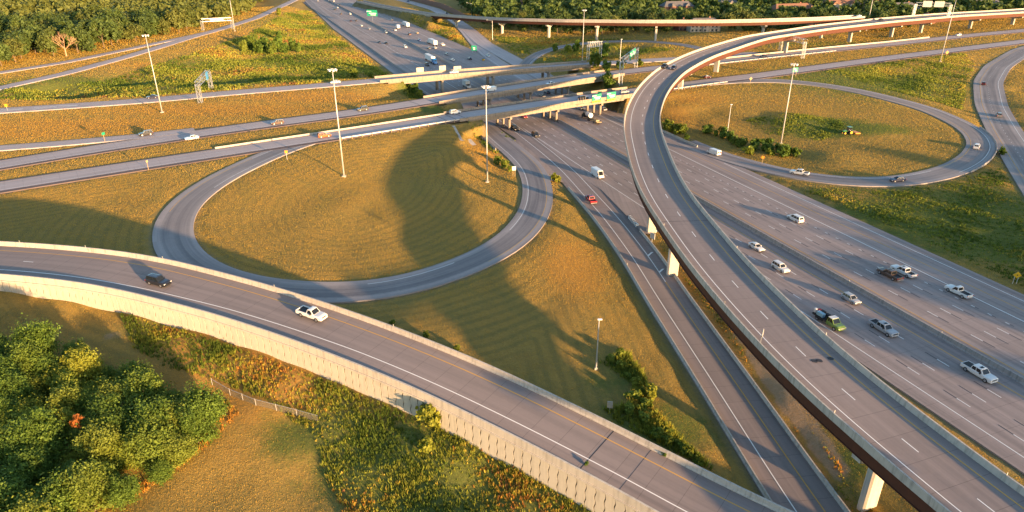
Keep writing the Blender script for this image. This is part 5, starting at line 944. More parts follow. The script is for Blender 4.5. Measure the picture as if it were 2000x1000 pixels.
def tractor():
    P = [('engine_hood', *hull([(0.3, 0.9, 1.5, 1.6, 0.35, 0.42, 0.36), (2.0, 0.85, 1.4, 1.5, 0.32, 0.38, 0.32), (2.2, 0.9, 1.25, 1.35, 0.28, 0.32, 0.26)]), 'paint')]; fr = frustum(-1.2, 0.5, 1.3, 0.75, -1.05, 0.2, 2.7, 0.68); P.append(('cab', *fr, 'car_glass')); P.append(('cab_roof', *bx((-0.42, 0, 2.78), (1.6, 1.6, 0.14)), 'paint')); P.append(('chassis', *bx((0.3, 0, 0.8), (3.4, 0.6, 0.5)), 'dark_plastic'))
    for s in (-1, 1): P.append(('mudguard', *bx((-0.8, s * 0.95, 1.6), (1.4, 0.5, 0.12)), 'paint'))
    P.append(('mower_deck', *bx((-3.2, 0, 0.55), (2.0, 3.6, 0.35)), 'sign_orange')); P.append(('drawbar', *bx((-2.0, 0, 0.6), (1.2, 0.2, 0.15)), 'dark_plastic')); proto('tractor', P, (), 0.5, 0.4, 0.8)
    for x, r, w, hw in ((-0.8, 0.85, 0.5, 0.95), (1.6, 0.55, 0.36, 0.85)):
        t = MB().tube((0, -w / 2, 0), (0, w / 2, 0), r, r, 18).mesh('wheel', 'tyre_rubber'); m = MB().tube((0, -w / 2 - 0.015, 0), (0, w / 2 + 0.015, 0), r * 0.6, r * 0.6, 12).mesh('rim', 'paint_machine_yellow')
        for s in (-1, 1): PROTO['tractor'].append(('wheel', t, 'tyre_rubber', ((x, s * hw, r), m)))
tractor()
CATS = dict(sedan='car', hatchback='car', suv='car', big_suv='car', minivan='minivan', crew_pickup='pickup truck', plain_pickup='pickup truck', covered_pickup='pickup truck', high_van='van', cargo_van='van', semi_truck='truck', long_trailer_truck='truck', box_truck='truck', utility_truck='truck', tank_truck='truck', tractor='tractor')
NAMES = dict(suv='suv', big_suv='suv', crew_pickup='pickup_truck', plain_pickup='pickup_truck', covered_pickup='pickup_truck', high_van='cargo_van')
def place(kind, color, loc, yaw, label, group=None, roof=None, far=False, slope=0.0):
    e = empty(NAMES.get(kind, kind), loc, label, CATS[kind], group, rz=yaw); e.rotation_euler = (0, -slope, yaw)
    for nm, me, mk, w in PROTO[kind]:
        if far and nm in ('headlight', 'taillight', 'door_mirror', 'grille', 'rear_bumper', 'front_bumper', 'sunroof'): continue
        o = bpy.data.objects.new(nm, me); o.parent = e; COL.objects.link(o)
        if mk in ('paint', 'roof'):
            o.material_slots[0].link = 'OBJECT'; o.material_slots[0].material = MAT['paint_' + ((roof or color) if mk == 'roof' else color)]
        if w:
            o.location = w[0]
            if not far: r = bpy.data.objects.new('rim', w[1]); r.parent = o; COL.objects.link(r)
    return e
def drive(kind, color, rd, px, py, direc, label, group='traffic', roof=None, dz=0.7):
    i, off, p = rd.sp(px, py, dz); q = rd.pt(i, off, lift.get(rd.name, 0.0) + 0.01); t = rd.T[i] * direc; j = min(len(rd.P) - 1, i + 1); sl = math.atan2(rd.P[j, 2] - rd.P[max(0, j - 2), 2], rd.s[j] - rd.s[max(0, j - 2)]) * direc
    return place(kind, color, q, math.atan2(t[1], t[0]), label, group, roof, far=py < 122, slope=sl)
ML, MR = 'traffic on the near motorway lanes', 'traffic on the far motorway lanes'
for a in [
    ('high_van', 'white', MAIN, 1174, 343, -1, 'white high-roof delivery van leading down the motorway left of the flyover', ML, None, 1.2),
    ('crew_pickup', 'red', R1, 1151, 386, -1, 'red pickup truck on the exit ramp', ML), ('big_suv', 'black', MAIN, 1003, 249, -1, 'black SUV just out from under the near bridge', ML), ('suv', 'black', MAIN, 1043, 261, -1, 'dark SUV one place ahead of the black SUV below the near bridge', ML),
    ('hatchback', 'red', MAIN, 1022, 226, -1, 'red car half hidden under the near bridge', ML), ('sedan', 'white', MAIN, 1477, 481, -1, 'white sedan between the flyover and the median barrier', ML), ('suv', 'white', MAIN, 1526, 523, -1, 'white SUV in front of the white sedan beside the flyover', ML),
    ('hatchback', 'silver', MAIN, 1671, 588, -1, 'silver-grey car next to the median barrier', ML), ('utility_truck', 'lime', MAIN, 1640, 638, -1, 'lime green utility truck with white roof and loaded dark flat bed', ML, None, 1.0), ('crew_pickup', 'silver', MAIN, 1721, 638, -1, 'silver pickup truck with sunroof beside the lime utility truck', ML),
    ('covered_pickup', 'white', MAIN, 1929, 737, -1, 'white crew-cab pickup truck with black bed cover and sunroof', ML),
    ('crew_pickup', 'brown', MAIN, 1733, 533, 1, 'dark brown pickup truck side by side with a white pickup', MR), ('crew_pickup', 'white', MAIN, 1757, 526, 1, 'white pickup truck partly hidden behind the dark brown one', MR), ('plain_pickup', 'white', MAIN, 1884, 575, 1, 'white pickup truck driving away near the far edge line', MR),
    ('minivan', 'white', MAIN, 1559, 429, 1, 'white minivan alone on the far motorway lanes', MR), ('tank_truck', 'black', MAIN, 1150, 229, 1, 'truck with white tank pulling a flat trailer near the bridge', MR, None, 1.0), ('crew_pickup', 'white', MAIN, 1137, 212, 1, 'white pickup truck passing under the near bridge', MR), ('sedan', 'silver', MAIN, 1180, 213, 1, 'silver car in the shade beside the right-hand bridge columns', MR),
    ('cargo_van', 'white', LR, 1391, 297, -1, 'white cargo van on the collector lane below the hedge', 'traffic on the ramps'), ('crew_pickup', 'white', LR, 1561, 337, -1, 'white pickup truck leaving the oval loop ramp', 'traffic on the ramps'), ('sedan', 'navy', LR, 1751, 350, -1, 'dark sedan on the shaded side of the oval loop', 'traffic on the ramps'), ('suv', 'white', LR, 1908, 285, 1, 'white SUV at the tight end of the oval loop', 'traffic on the ramps'),
    ('hatchback', 'maroon', JR, 1921, 162, -1, 'small dark red car high on the curving ramp', 'traffic on the ramps'), ('suv', 'grey', JR, 1952, 226, -1, 'dark grey SUV lower on the curving ramp', 'traffic on the ramps'),
    ('suv', 'orange', EB, 634, 264, 1, 'orange SUV on the near carriageway of the crossroad', 'traffic on the crossroad'), ('suv', 'white', EB, 889, 219, 1, 'white SUV driving onto the near bridge', 'traffic on the crossroad'), ('suv', 'black', EB, 1142, 191, 1, 'black SUV on the near bridge by the small gantry', 'traffic on the crossroad'), ('suv', 'silver', EB, 1221, 179, 1, 'silver SUV behind the green exit sign close to the flyover', 'traffic on the crossroad'), ('sedan', 'maroon', EB, 1381, 150, 1, 'dark car with pale roof just right of the flyover on the near carriageway', 'traffic on the crossroad', 'white'),
    ('suv', 'olive', WB, 705, 213, -1, 'olive brown SUV on the far carriageway near the bridge', 'traffic on the crossroad'), ('suv', 'brown', WB, 535, 240, -1, 'brown SUV mid-way along the far carriageway', 'traffic on the crossroad'), ('suv', 'black', WB, 275, 262, -1, 'black SUV where the entry ramp joins the far carriageway', 'traffic on the crossroad'), ('sedan', 'white', WB, 364, 270, -1, 'white sedan in the shadow patch on the far carriageway', 'traffic on the crossroad'), ('cargo_van', 'white', WB, 961, 175, -1, 'white van on the middle bridge beside the light mast', 'traffic on the crossroad'), ('sedan', 'white', WB, 1079, 162, -1, 'white sedan on the middle bridge', 'traffic on the crossroad'), ('sedan', 'navy', WB, 1493, 109, -1, 'dark sedan on the far carriageway beside the truss gantry', 'traffic on the crossroad'), ('suv', 'white', WB, 1872, 68, -1, 'white car far along the crossroad by the mast pole', 'traffic on the crossroad'),
    ('sedan', 'navy', TH, 293, 189, -1, 'dark sedan on the collector road beside the light mast', 'traffic on the crossroad'), ('sedan', 'white', TH, 652, 160, -1, 'white sedan on the collector road behind the light mast head', 'traffic on the crossroad'), ('suv', 'white', TH, 887, 141, -1, 'white SUV on the farthest bridge', 'traffic on the crossroad'),
    ('box_truck', 'white', MAIN, 915, 167, -1, 'white box truck seen between the farthest and middle bridges', ML, None, 1.5), ('sedan', 'maroon', MAIN, 943, 202, -1, 'dark red car seen between the middle and near bridges', ML), ('sedan', 'navy', MAIN, 1071, 181, 1, 'dark car in the gap between the near and middle bridges', MR), ('sedan', 'silver', MAIN, 1063, 188, 1, 'silver car in the gap beside the dark car between bridges', MR),
    ('semi_truck', 'truck_blue', MAIN, 848, 120, -1, 'articulated truck with blue cab and white trailer', ML, None, 1.5), ('suv', 'black', MAIN, 834, 126, -1, 'black SUV right beside the blue-cab truck', ML), ('minivan', 'white', MAIN, 793, 92, -1, 'white minivan behind the blue-cab truck', ML), ('sedan', 'navy', MAIN, 741, 82, -1, 'left one of two dark cars side by side on the distant motorway', ML), ('sedan', 'black', MAIN, 755, 84, -1, 'right one of two dark cars side by side on the distant motorway', ML), ('suv', 'silver', MAIN, 754, 63, -1, 'silver SUV by the median level with the small white truck', ML),
    ('sedan', 'white', MAIN, 705, 49, -1, 'white car left of the green median sign', ML), ('sedan', 'silver', MAIN, 720, 55, -1, 'silver car just below the green median sign', ML), ('sedan', 'maroon', MAIN, 685, 40, -1, 'dark red car of a pair left of the median sign', ML), ('sedan', 'brown', MAIN, 696, 40, -1, 'brown car of a pair left of the median sign', ML), ('suv', 'brown', MAIN, 667, 27, -1, 'brown SUV far up the motorway', ML), ('suv', 'white', MAIN, 684, 27, -1, 'white SUV far up the motorway', ML), ('suv', 'black', MAIN, 654, 18, -1, 'black SUV close to a white car far up the motorway', ML), ('sedan', 'white', MAIN, 660, 15, -1, 'white car close to a black SUV far up the motorway', ML), ('sedan', 'navy', MAIN, 664, 9, -1, 'navy car near the median at the top of the motorway', ML), ('suv', 'white', MAIN, 652, 2, -1, 'white car at the very top of the motorway', ML), ('sedan', 'grey', MAIN, 642, 2, -1, 'grey car at the very top of the motorway', ML), ('suv', 'silver', MAIN, 620, 1, -1, 'silver car by the outer lane at the top edge', ML),
    ('long_trailer_truck', 'white', MAIN, 788, 46, 1, 'big white truck trailer near the outer edge far up the motorway', MR, None, 1.8), ('box_truck', 'white', MAIN, 777, 53, 1, 'small white box truck beside the big white trailer', MR, None, 1.5), ('sedan', 'white', MAIN, 773, 59, 1, 'white car right behind the small white box truck', MR), ('sedan', 'navy', MAIN, 765, 38, 1, 'navy car ahead of the big white trailer', MR), ('sedan', 'navy', MAIN, 733, 27, 1, 'dark car in the outer lane above the green median sign', MR), ('sedan', 'white', MAIN, 717, 24, 1, 'pale car above the green median sign', MR), ('sedan', 'brown', MAIN, 694, 7, 1, 'brown car at the top of the far lanes', MR),
    ('suv', 'maroon', MAIN, 801, 67, 1, 'dark red SUV in the middle of the distant far lanes', MR), ('sedan', 'tan', MAIN, 813, 63, 1, 'tan car near the outer edge ahead of the white trailer truck', MR), ('sedan', 'blue', MAIN, 817, 77, 1, 'blue car beside the white trailer truck', MR), ('long_trailer_truck', 'white', MAIN, 839, 80, 1, 'white trailer truck level with the blue car', MR, None, 1.8), ('crew_pickup', 'white', MAIN, 862, 86, 1, 'white pickup truck behind the white trailer truck', MR), ('sedan', 'grey', MAIN, 839, 94, 1, 'left one of two grey cars side by side above the blue-cab truck', MR), ('sedan', 'silver', MAIN, 850, 93, 1, 'right one of two grey cars side by side above the blue-cab truck', MR), ('sedan', 'silver', MAIN, 875, 106, 1, 'silver car level with the blue truck cab', MR), ('sedan', 'white', MAIN, 881, 115, 1, 'white car just above the farthest bridge', MR), ('sedan', 'navy', MAIN, 917, 114, 1, 'navy car near the outer lane above the farthest bridge', MR),
    ('sedan', 'white', HA, 953, 108, 1, 'white car on the merge ramp by the small green sign', 'traffic on the ramps'), ('sedan', 'navy', HR, 872, 25, -1, 'dark car on the side road above the straight flyover', 'traffic on the ramps'), ('sedan', 'blue', HR, 797, 2, -1, 'blue car at the top of the side road', 'traffic on the ramps'),
    ('crew_pickup', 'black', FLY, 1300, 130, -1, 'black pickup truck on the bend of the curved flyover', 'traffic on the flyovers'), ('suv', 'navy', FLY, 1317, 132, -1, 'dark SUV beside the black pickup on the curved flyover', 'traffic on the flyovers'), ('sedan', 'black', FLY, 1720, 38, -1, 'dark car far along the curved flyover', 'traffic on the flyovers'), ('sedan', 'white', FLY2, 1690, 30, -1, 'white car where the two flyovers join', 'traffic on the flyovers'),
    ('suv', 'black', FG, 320, 551, 1, 'black SUV on the elevated ramp throwing a long shadow', 'traffic on the ramps'), ('plain_pickup', 'white', FG, 596, 609, 1, 'white pickup truck with black bed on the elevated ramp', 'traffic on the ramps')]: drive(*a)
p = atg(1655, 262); place('tractor', 'tractor_green', p + [0, 0, 0.05], math.atan2(-0.15, -1.0), 'green tractor with yellow wheels mowing inside the oval loop', None)

# ------------------------------------------------------------------ masts, lamps, signs
def high_mast(px, py, h, label):
    p = atg(px, py); e = empty('high_mast_light', (p[0], p[1], p[2] - 0.1), label, 'light mast', 'high light masts of the interchange'); MB().tube((0, 0, 0), (0, 0, h), 0.26, 0.11, 10).obj('pole', 'mast_steel', e, True); MB().box((0, 0, 0.25), (1.1, 1.1, 0.5)).obj('footing', 'barrier_concrete', e)
    r = MB()
    for q in range(12): t, t2 = q * math.pi / 6, (q + 1) * math.pi / 6; r.tube((math.cos(t) * 0.9, math.sin(t) * 0.9, h - 0.3), (math.cos(t2) * 0.9, math.sin(t2) * 0.9, h - 0.3), 0.07, 0.07, 5)
    for q in range(4): t = q * math.pi / 2; r.tube((0, 0, h), (math.cos(t) * 0.9, math.sin(t) * 0.9, h - 0.3), 0.05, 0.05, 4)
    ro = r.obj('lamp_ring', 'mast_steel', e); lm = MB().box((0, 0, 0), (0.6, 0.4, 0.2)).tube((0, 0, -0.1), (0, 0, -0.42), 0.16, 0.28, 8).mesh('lamp', 'lamp_white')
    for q in range(6): t = q * math.pi / 3; obj('lamp', lm, ro, loc=(math.cos(t) * 1.1, math.sin(t) * 1.1, h - 0.35), rz=t)
for a in [(317, 220, 31, 'high light mast on the golden slope between collector road and far carriageway'), (672, 345, 33, 'high light mast standing in the big loop field'), (952, 356, 31, 'high light mast near the loop ramp bend and the bridges'), (1525, 281, 30, 'high light mast rising from the hedge of the oval loop'), (1836, 121, 35, 'high light mast on the meadow by the curving ramp'), (1137, 119, 30, 'high light mast inside the small far loop'), (459, 61, 30, 'high light mast beside the truss gantry near the wood'), (1692, 60, 30, 'high light mast behind the joining flyovers')]: high_mast(*a)
def lamp_post(px, py, h, label, arm=0.0, yaw=0.0):
    p = atg(px, py); e = empty('lamp_post', (p[0], p[1], p[2] - 0.1), label, 'lamp post', None, rz=yaw); MB().tube((0, 0, 0), (0, 0, h), 0.16, 0.09, 8).obj('pole', 'galvanised_steel', e); MB().box((0, 0, 0.3), (0.5, 0.5, 0.6)).obj('base', 'barrier_concrete', e)
    if arm: MB().tube((0, 0, h - 0.1), (arm, 0, h + 0.5), 0.07, 0.05, 6).obj('arm', 'galvanised_steel', e)
    MB().box((arm if arm else 0.15, 0, h + (0.5 if arm else 0.1)), (0.8, 0.35, 0.2)).obj('lamp', 'lamp_white', e)
lamp_post(1164, 722, 10.8, 'slim lamp post in the field between elevated ramp and exit ramp'); lamp_post(1420, 263, 12, 'slim lamp post behind the hedge of the oval loop'); lamp_post(1208, 162, 22, 'tall plain pole between the middle and near bridges'); lamp_post(962, 78, 14, 'lamp post with arm in front of the straight flyover', 4, math.pi); lamp_post(921, 32, 12, 'lamp post with arm beside the noise wall', 4, math.pi); lamp_post(1030, 36, 8, 'short plain pole behind the straight flyover')
def panel_sign(name, loc, yaw, w, h, z, mats, label, posts=1, cat='sign', pm_='galvanised_steel', rot=0.0, thick=0.08, marks=()):
    """face towards local -y"""
    e = empty(name, loc, label, cat, 'road signs', rz=yaw); m = MB()
    xs = [0] if posts == 1 else [-w * 0.3, w * 0.3]
    for x in xs: MB().box((x, 0.1, (z + h * 0.4) / 2 - 0.15), (0.12, 0.1, z + h * 0.4 + 0.3)).obj('post', pm_, e)
    f = MB().box((0, 0, 0), (w, thick, h)).mesh('panel', mats[0]); o = obj('panel', f, e, loc=(0, 0, z + (0 if rot == 0 else 0))); o.rotation_euler = (0, rot, 0)
    b = obj('panel_back', MB().box((0, thick / 2 + 0.015, 0), (w * 0.985, 0.02, h * 0.985)).mesh('panel_back', 'sign_back'), o)
    for (mx_, mz, mw, mh, mm) in marks: obj('legend', MB().box((mx_, -thick / 2 - 0.012, mz), (mw, 0.02, mh)).mesh('legend', mm), o)
    return e
DI = R(45)
def sign_at(px, py, yaw, w, h, z, face, label, **kw): p = atg(px, py); return panel_sign('road_sign', (p[0], p[1], p[2] - 0.05), yaw, w, h, z, [face], label, **kw)
sign_at(1981, 555, -0.35, 1.2, 1.2, 2.4, 'sign_yellow', 'yellow diamond warning sign in the green verge by the motorway', rot=DI, posts=2, marks=[(0, 0, 0.25, 0.25, 'sign_black')])
sign_at(1190, 808, -0.2, 0.9, 1.3, 1.9, 'sign_back', 'grey sign seen from behind beside the bright weeds', posts=1)
i, off, p = FLY.sp(1488, 668); q = FLY.pt(i, -5.9, 0.9); panel_sign('road_sign', q, 1.1, 1.15, 1.15, 2.0, ['sign_back'], 'diamond sign seen from behind on the flyover parapet', rot=DI)
sign_at(1273, 478, 2.2, 1.6, 1.6, 2.6, 'sign_white', 'white square sign seen against the flyover girder', posts=1)
sign_at(1004, 345, 0.2, 1.2, 1.3, 2.9, 'sign_white', 'white sign on two posts inside the loop ramp bend', posts=2, pm_='timber_post')
sign_at(561, 312, 0.3, 0.9, 0.9, 2.7, 'sign_orange', 'small red-brown sign beside the loop ramp mouth', posts=1)
sign_at(291, 333, 1.2, 0.7, 0.7, 3.0, 'timber_post', 'slim sign seen edge-on by the near carriageway', posts=1, pm_='timber_post'); sign_at(206, 278, 1.3, 1.3, 0.9, 3.2, 'sign_green', 'green exit sign seen edge-on where the entry ramp joins', posts=1, pm_='timber_post'); sign_at(1488, 321, -0.3, 0.9, 0.9, 2.6, 'sign_orange', 'orange sign on a post below the hedge', posts=1, pm_='timber_post')
sign_at(1465, 164, 0.3, 1.2, 1.2, 2.6, 'timber_post', 'brown diamond sign above the tractor field', posts=1, rot=DI, pm_='timber_post'); sign_at(1848, 111, 0.1, 1.5, 1.5, 2.6, 'sign_orange', 'orange diamond sign beside the high mast on the meadow', posts=1, rot=DI, pm_='timber_post'); sign_at(1020, 108, 0.2, 1.5, 1.8, 2.2, 'sign_yellow', 'yellow sign on the grass before the small far loop'); sign_at(1064, 122, 0.2, 1.6, 2.2, 2.0, 'sign_yellow', 'yellow sign inside the mouth of the small far loop'); sign_at(1012, 110, 0.2, 0.7, 1.2, 1.2, 'sign_yellow', 'tiny yellow marker on the grass before the small far loop')
sign_at(1551, 150, 0.2, 3.0, 2.2, 3.6, 'sign_green', 'small green exit sign at the gore of the oval loop ramp', posts=2, marks=[(-0.4, 0.4, 1.4, 0.4, 'sign_white'), (0.5, -0.4, 0.8, 0.6, 'sign_white')], pm_='timber_post'); sign_at(15, 217, 0.2, 1.0, 1.0, 2.4, 'sign_yellow', 'yellow sign on the concrete island at the picture edge'); 
GM = [(-0.3, 0.25, 0.45, 0.13), (0.05, -0.05, 0.7, 0.13), (0.1, -0.3, 0.5, 0.13)]
def gm(w, h): return [(a * w, b * h, c * w, d * h, 'sign_white') for a, b, c, d in GM]
p = atg(742, 47); panel_sign('guide_sign', MAIN.pt(MAIN.near(p[0], p[1]), 18.6), -0.25, 10, 5.2, 9.5, ['sign_green'], 'large green guide sign on a single post on the motorway median', marks=gm(10, 5.2), thick=0.2); sign_at(926, 104, -0.2, 3.6, 3.4, 3.4, 'sign_green', 'green exit sign in the gore of the merge ramp', posts=2, marks=[(0, 0.3, 1.6, 0.5, 'sign_white'), (0.2, -0.7, 1.2, 0.8, 'sign_white')])
p = atg(944, 119); e = empty('impact_attenuator', p, 'small yellow crash barrel at the tip of the merge ramp', 'crash barrel'); MB().tube((0, 0, 0), (0, 0, 1.3), 0.75, 0.9, 14).obj('barrel_body', 'sign_yellow', e); MB().tube((0, 0, 1.3), (0, 0, 1.42), 0.95, 0.95, 14).obj('lid', 'sign_black', e); MB().tube((0, 0, 0.55), (0, 0, 0.75), 0.86, 0.88, 14).obj('band', 'sign_black', e)
# pale sign panels seen from behind on the farthest bridge
for a, (x0, x1, y0, y1) in enumerate([(817, 834, 136, 145), (862, 877, 131, 140), (904, 921, 132, 138)]):
    i, off, p = TH.sp((x0 + x1) / 2, 145); q = TH.pt(i, -5.9, 0.0); sc_ = np.linalg.norm(q - [0, 0, HC]) / FPX; w = (x1 - x0) * sc_ * 0.85; h = (y1 - y0) * sc_; yaw = math.atan2(TH.T[i][1], TH.T[i][0])
    e = empty('bridge_sign', q, ['plain pale sign back on the farthest bridge parapet, left of three', 'plain pale sign back on the farthest bridge parapet, middle of three', 'smaller pale sign back on the farthest bridge parapet, right of three'][a], 'sign', 'road signs', rz=yaw); MB().box((0, 0, 0.9 + h / 2), (w, 0.15, h)).obj('panel', 'barrier_concrete', e)
    for s in (-1, 1): MB().box((s * w * 0.3, 0.05, 0.9), (0.15, 0.15, 2.4)).obj('bracket', 'galvanised_steel', e)
# overhead gantries: two lattice legs, a truss, sign panels
def lattice(m, a, b, wid, n, r=0.07):
    a, b = np.array(a, float), np.array(b, float); d = (b - a); L = np.linalg.norm(d); d /= L; up = np.array([0, 0, 1.0]) if abs(d[2]) < 0.7 else np.array([1.0, 0, 0]); s = np.cross(d, up); s /= np.linalg.norm(s); u = np.cross(s, d); cor = [s * i * wid / 2 + u * j * wid / 2 for i, j in ((-1, -1), (1, -1), (1, 1), (-1, 1))]
    for c in cor: m.tube(a + c, b + c, r, r, 4)
    for q in range(n):
        for j in range(4):
            c0, c1 = cor[j], cor[(j + 1) % 4]; m.tube(a + d * L * q / n + (c0 if q % 2 else c1), a + d * L * (q + 1) / n + (c1 if q % 2 else c0), r * 0.6, r * 0.6, 3, False)
def gantry(A, B, h, label, wid=1.5, panels=(), r=0.12, legw=1.4):
    A, B = np.array(A), np.array(B); C = (A + B) / 2; e = empty('sign_gantry', (C[0], C[1], min(A[2], B[2])), label, 'gantry', 'overhead sign gantries'); z0 = min(A[2], B[2]); zt = max(A[2], B[2]) + h
    for P in (A, B): m = MB(); lattice(m, P - [C[0], C[1], z0 + 0.3], [P[0] - C[0], P[1] - C[1], zt - z0], legw, 6, r); m.obj('leg', 'galvanised_steel', e)
    m = MB(); lattice(m, [A[0] - C[0], A[1] - C[1], zt - z0], [B[0] - C[0], B[1] - C[1], zt - z0], wid, 11, r); m.obj('truss', 'galvanised_steel', e); d = (B - A)[:2]; d = d / np.linalg.norm(d); yaw = math.atan2(d[1], d[0])
    for u, w, ph, mat, side, mk in panels:
        P = A + (B - A) * u; o = obj('sign_panel', MB().box((0, 0, 0), (w, 0.15, ph)).mesh('sign_panel', mat), e, loc=(P[0] - C[0] + d[1] * (wid / 2 + 0.3) * side, P[1] - C[1] - d[0] * (wid / 2 + 0.3) * side, zt - z0 + 0.2), rz=yaw)
        for (a, b, c_, d_, mm) in mk: obj('legend', MB().box((a, -side * 0.09, b), (c_, 0.02, d_)).mesh('legend', mm), o)
    return e
gantry(atg(392, 201), atg(413, 174), 8.0, 'slender sign gantry with a pale blue panel over the collector road', 1.8, [(0.62, 4.5, 3.4, 'sign_blue', 1, ())])
gantry(atg(397, 60), atg(455, 57), 7.5, 'long truss gantry over the slip road at the wood edge', 2.0, [(0.4, 5, 1.6, 'sign_back', -1, ()), (0.62, 5, 1.6, 'sign_back', -1, ())])
gantry(atg(1148, 117), atg(1172, 114), 9.0, 'bulky truss gantry over the collector road by the far loop', 2.8)
i1_ = WB.sp(1521, 103)[0]; i2_ = WB.sp(1570, 112)[0]; gantry(atg(1523, 101), atg(1567, 114), 9.5, 'truss gantry over the far carriageway right of the flyover', 2.4)
i = FLY.sp(1818, 32)[0]; a, b = FLY.pt(i, -6 - wide(i) - 0.2), FLY.pt(i, 6.2); b = b + np.array([*(FLY.T[i] * 14), 0]) * 0; gantry(FLY.pt(FLY.sp(1797, 34)[0], -6 - wide(i) + 0.2, 0.9), FLY.pt(FLY.sp(1845, 34)[0], 6.0, 0.9), 8.0, 'gantry with two grey sign backs spanning the joined flyover', 2.0, [(0.32, 6, 4.2, 'sign_back', 1, ()), (0.66, 6.5, 4.0, 'sign_back', 1, ())])
yl = lambda w, h: [(a, b - 0.0 + h * 0.12, c_, d_, m_) for a, b, c_, d_, m_ in gm(w, h * 0.7)] + [(0.2 * w, -h * 0.36, w * 0.5, h * 0.22, 'sign_yellow')]
gantry(atg(1212, 167), WB.pt(WB.sp(1262, 138)[0], -7.5), 9.5, 'gantry with green guide signs over the far carriageway left of the flyover', 2.0, [(0.42, 7.5, 4.6, 'sign_green', 1, yl(7.5, 4.6)), (0.60, 7.5, 4.6, 'sign_green', 1, yl(7.5, 4.6))])
def bridge_guide(px, label, w, h, tab):
    i, off, p = EB.sp(px, 200); q = EB.pt(i, 7.1, 0.0); yaw = math.atan2(EB.T[i][1], EB.T[i][0]); e = empty('guide_sign', q, label, 'sign', 'road signs', rz=yaw)
    f = MB().box((0, 0, 1.0), (w, 0.15, h)).obj('panel', 'sign_green', e)
    for a, b, c_, d_, mm in [(a, b + 1.0 + 0.15 * h, c_, d_, mm) for a, b, c_, d_, mm in gm(w, h * 0.7)] + [(0, 1.0 - h * 0.38, w * 0.96, h * 0.2, 'sign_yellow')]: obj('legend', MB().box((a, -0.1, b), (c_, 0.03, d_)).mesh('legend', mm), e)
    if tab: MB().box((w * 0.3, 0, 1.0 + h / 2 + 0.5), (w * 0.42, 0.14, 1.0)).obj('exit_tab', 'sign_green', e)
    m = MB()
    for s in (-1, 0, 1): m.tube((s * w * 0.33, 0.4, 0.3), (s * w * 0.33, -1.0, -h / 2 + 0.9), 0.06, 0.06, 4)
    m.obj('catwalk', 'galvanised_steel', e)
bridge_guide(1170, 'green exit sign with tab and yellow strip hung on the near bridge', 4.8, 3.6, True); bridge_guide(1212, 'green guide sign with yellow strip hung on the near bridge close to the flyover', 4.8, 3.8, False)
i, off, p = EB.sp(1138, 203); e = empty('sign_support', EB.pt(i, 7.0), 'empty steel sign frame on the near bridge parapet', 'sign frame', rz=math.atan2(EB.T[i][1], EB.T[i][0])); m = MB()
for q in range(4): m.tube((-2 + q * 1.3, 0, -0.8), (-2 + q * 1.3, 0, 2.2), 0.07, 0.07, 4)
m.tube((-2.2, -0.8, -0.7), (2.2, -0.8, -0.7), 0.07, 0.07, 4); m.obj('frame', 'barrier_concrete', e)
# small delineator posts along the ramps
dm = MB().box((0, 0, 0.25), (0.08, 0.04, 0.7)).mesh('delineator', 'sign_back')
for rd, off, lst in ((FG, -2.45, [(33, 478), (165, 486), (351, 500), (549, 560), (775, 640)]), (R1, 5.0, [(1210, 520)]), (FLY, -5.8, [(1306, 442), (1431, 590), (1660, 812), (1440, 600)]), (FLY, 5.85, [(1455, 500), (1630, 668), (1957, 925)]), (MAIN, 18.6, [(1687, 565), (1830, 650)])):
    for x, y in lst:
        i, o_, p = rd.sp(x, y); q = rd.pt(i, off, 0.8); obj('delineator_post', dm, loc=q, label='small white reflector post on a concrete barrier', cat='post', group='reflector posts on the barriers')
# noise wall beside the side road: panels between posts
e = empty('noise_wall', (0, 0, 0), 'long brown noise wall of panels beside the side road', 'wall'); simple('noise_panel', (0.22, 0.13, 0.10), 0.85, 0.2, 0, 0.15); i0, i1 = HR.sp(815, 2)[0], HR.sp(918, 45)[0]
for i in range(max(0, i0 - 10), i1):
    a, b = HR.pt(i, -8.5), HR.pt(i + 1, -8.5); c = (a + b) / 2; L_ = np.linalg.norm(b - a); yaw = math.atan2(b[1] - a[1], b[0] - a[0]); obj('panel', MB().box((0, 0, 2.6), (L_ - 0.3, 0.15, 5.8)).mesh('panel', 'noise_panel'), e, loc=(c[0], c[1], c[2] - 0.3), rz=yaw); obj('post', MB().box((0, 0, 2.8), (0.35, 0.35, 6.4)).mesh('post', 'noise_panel'), e, loc=(a[0], a[1], a[2] - 0.3), rz=yaw)
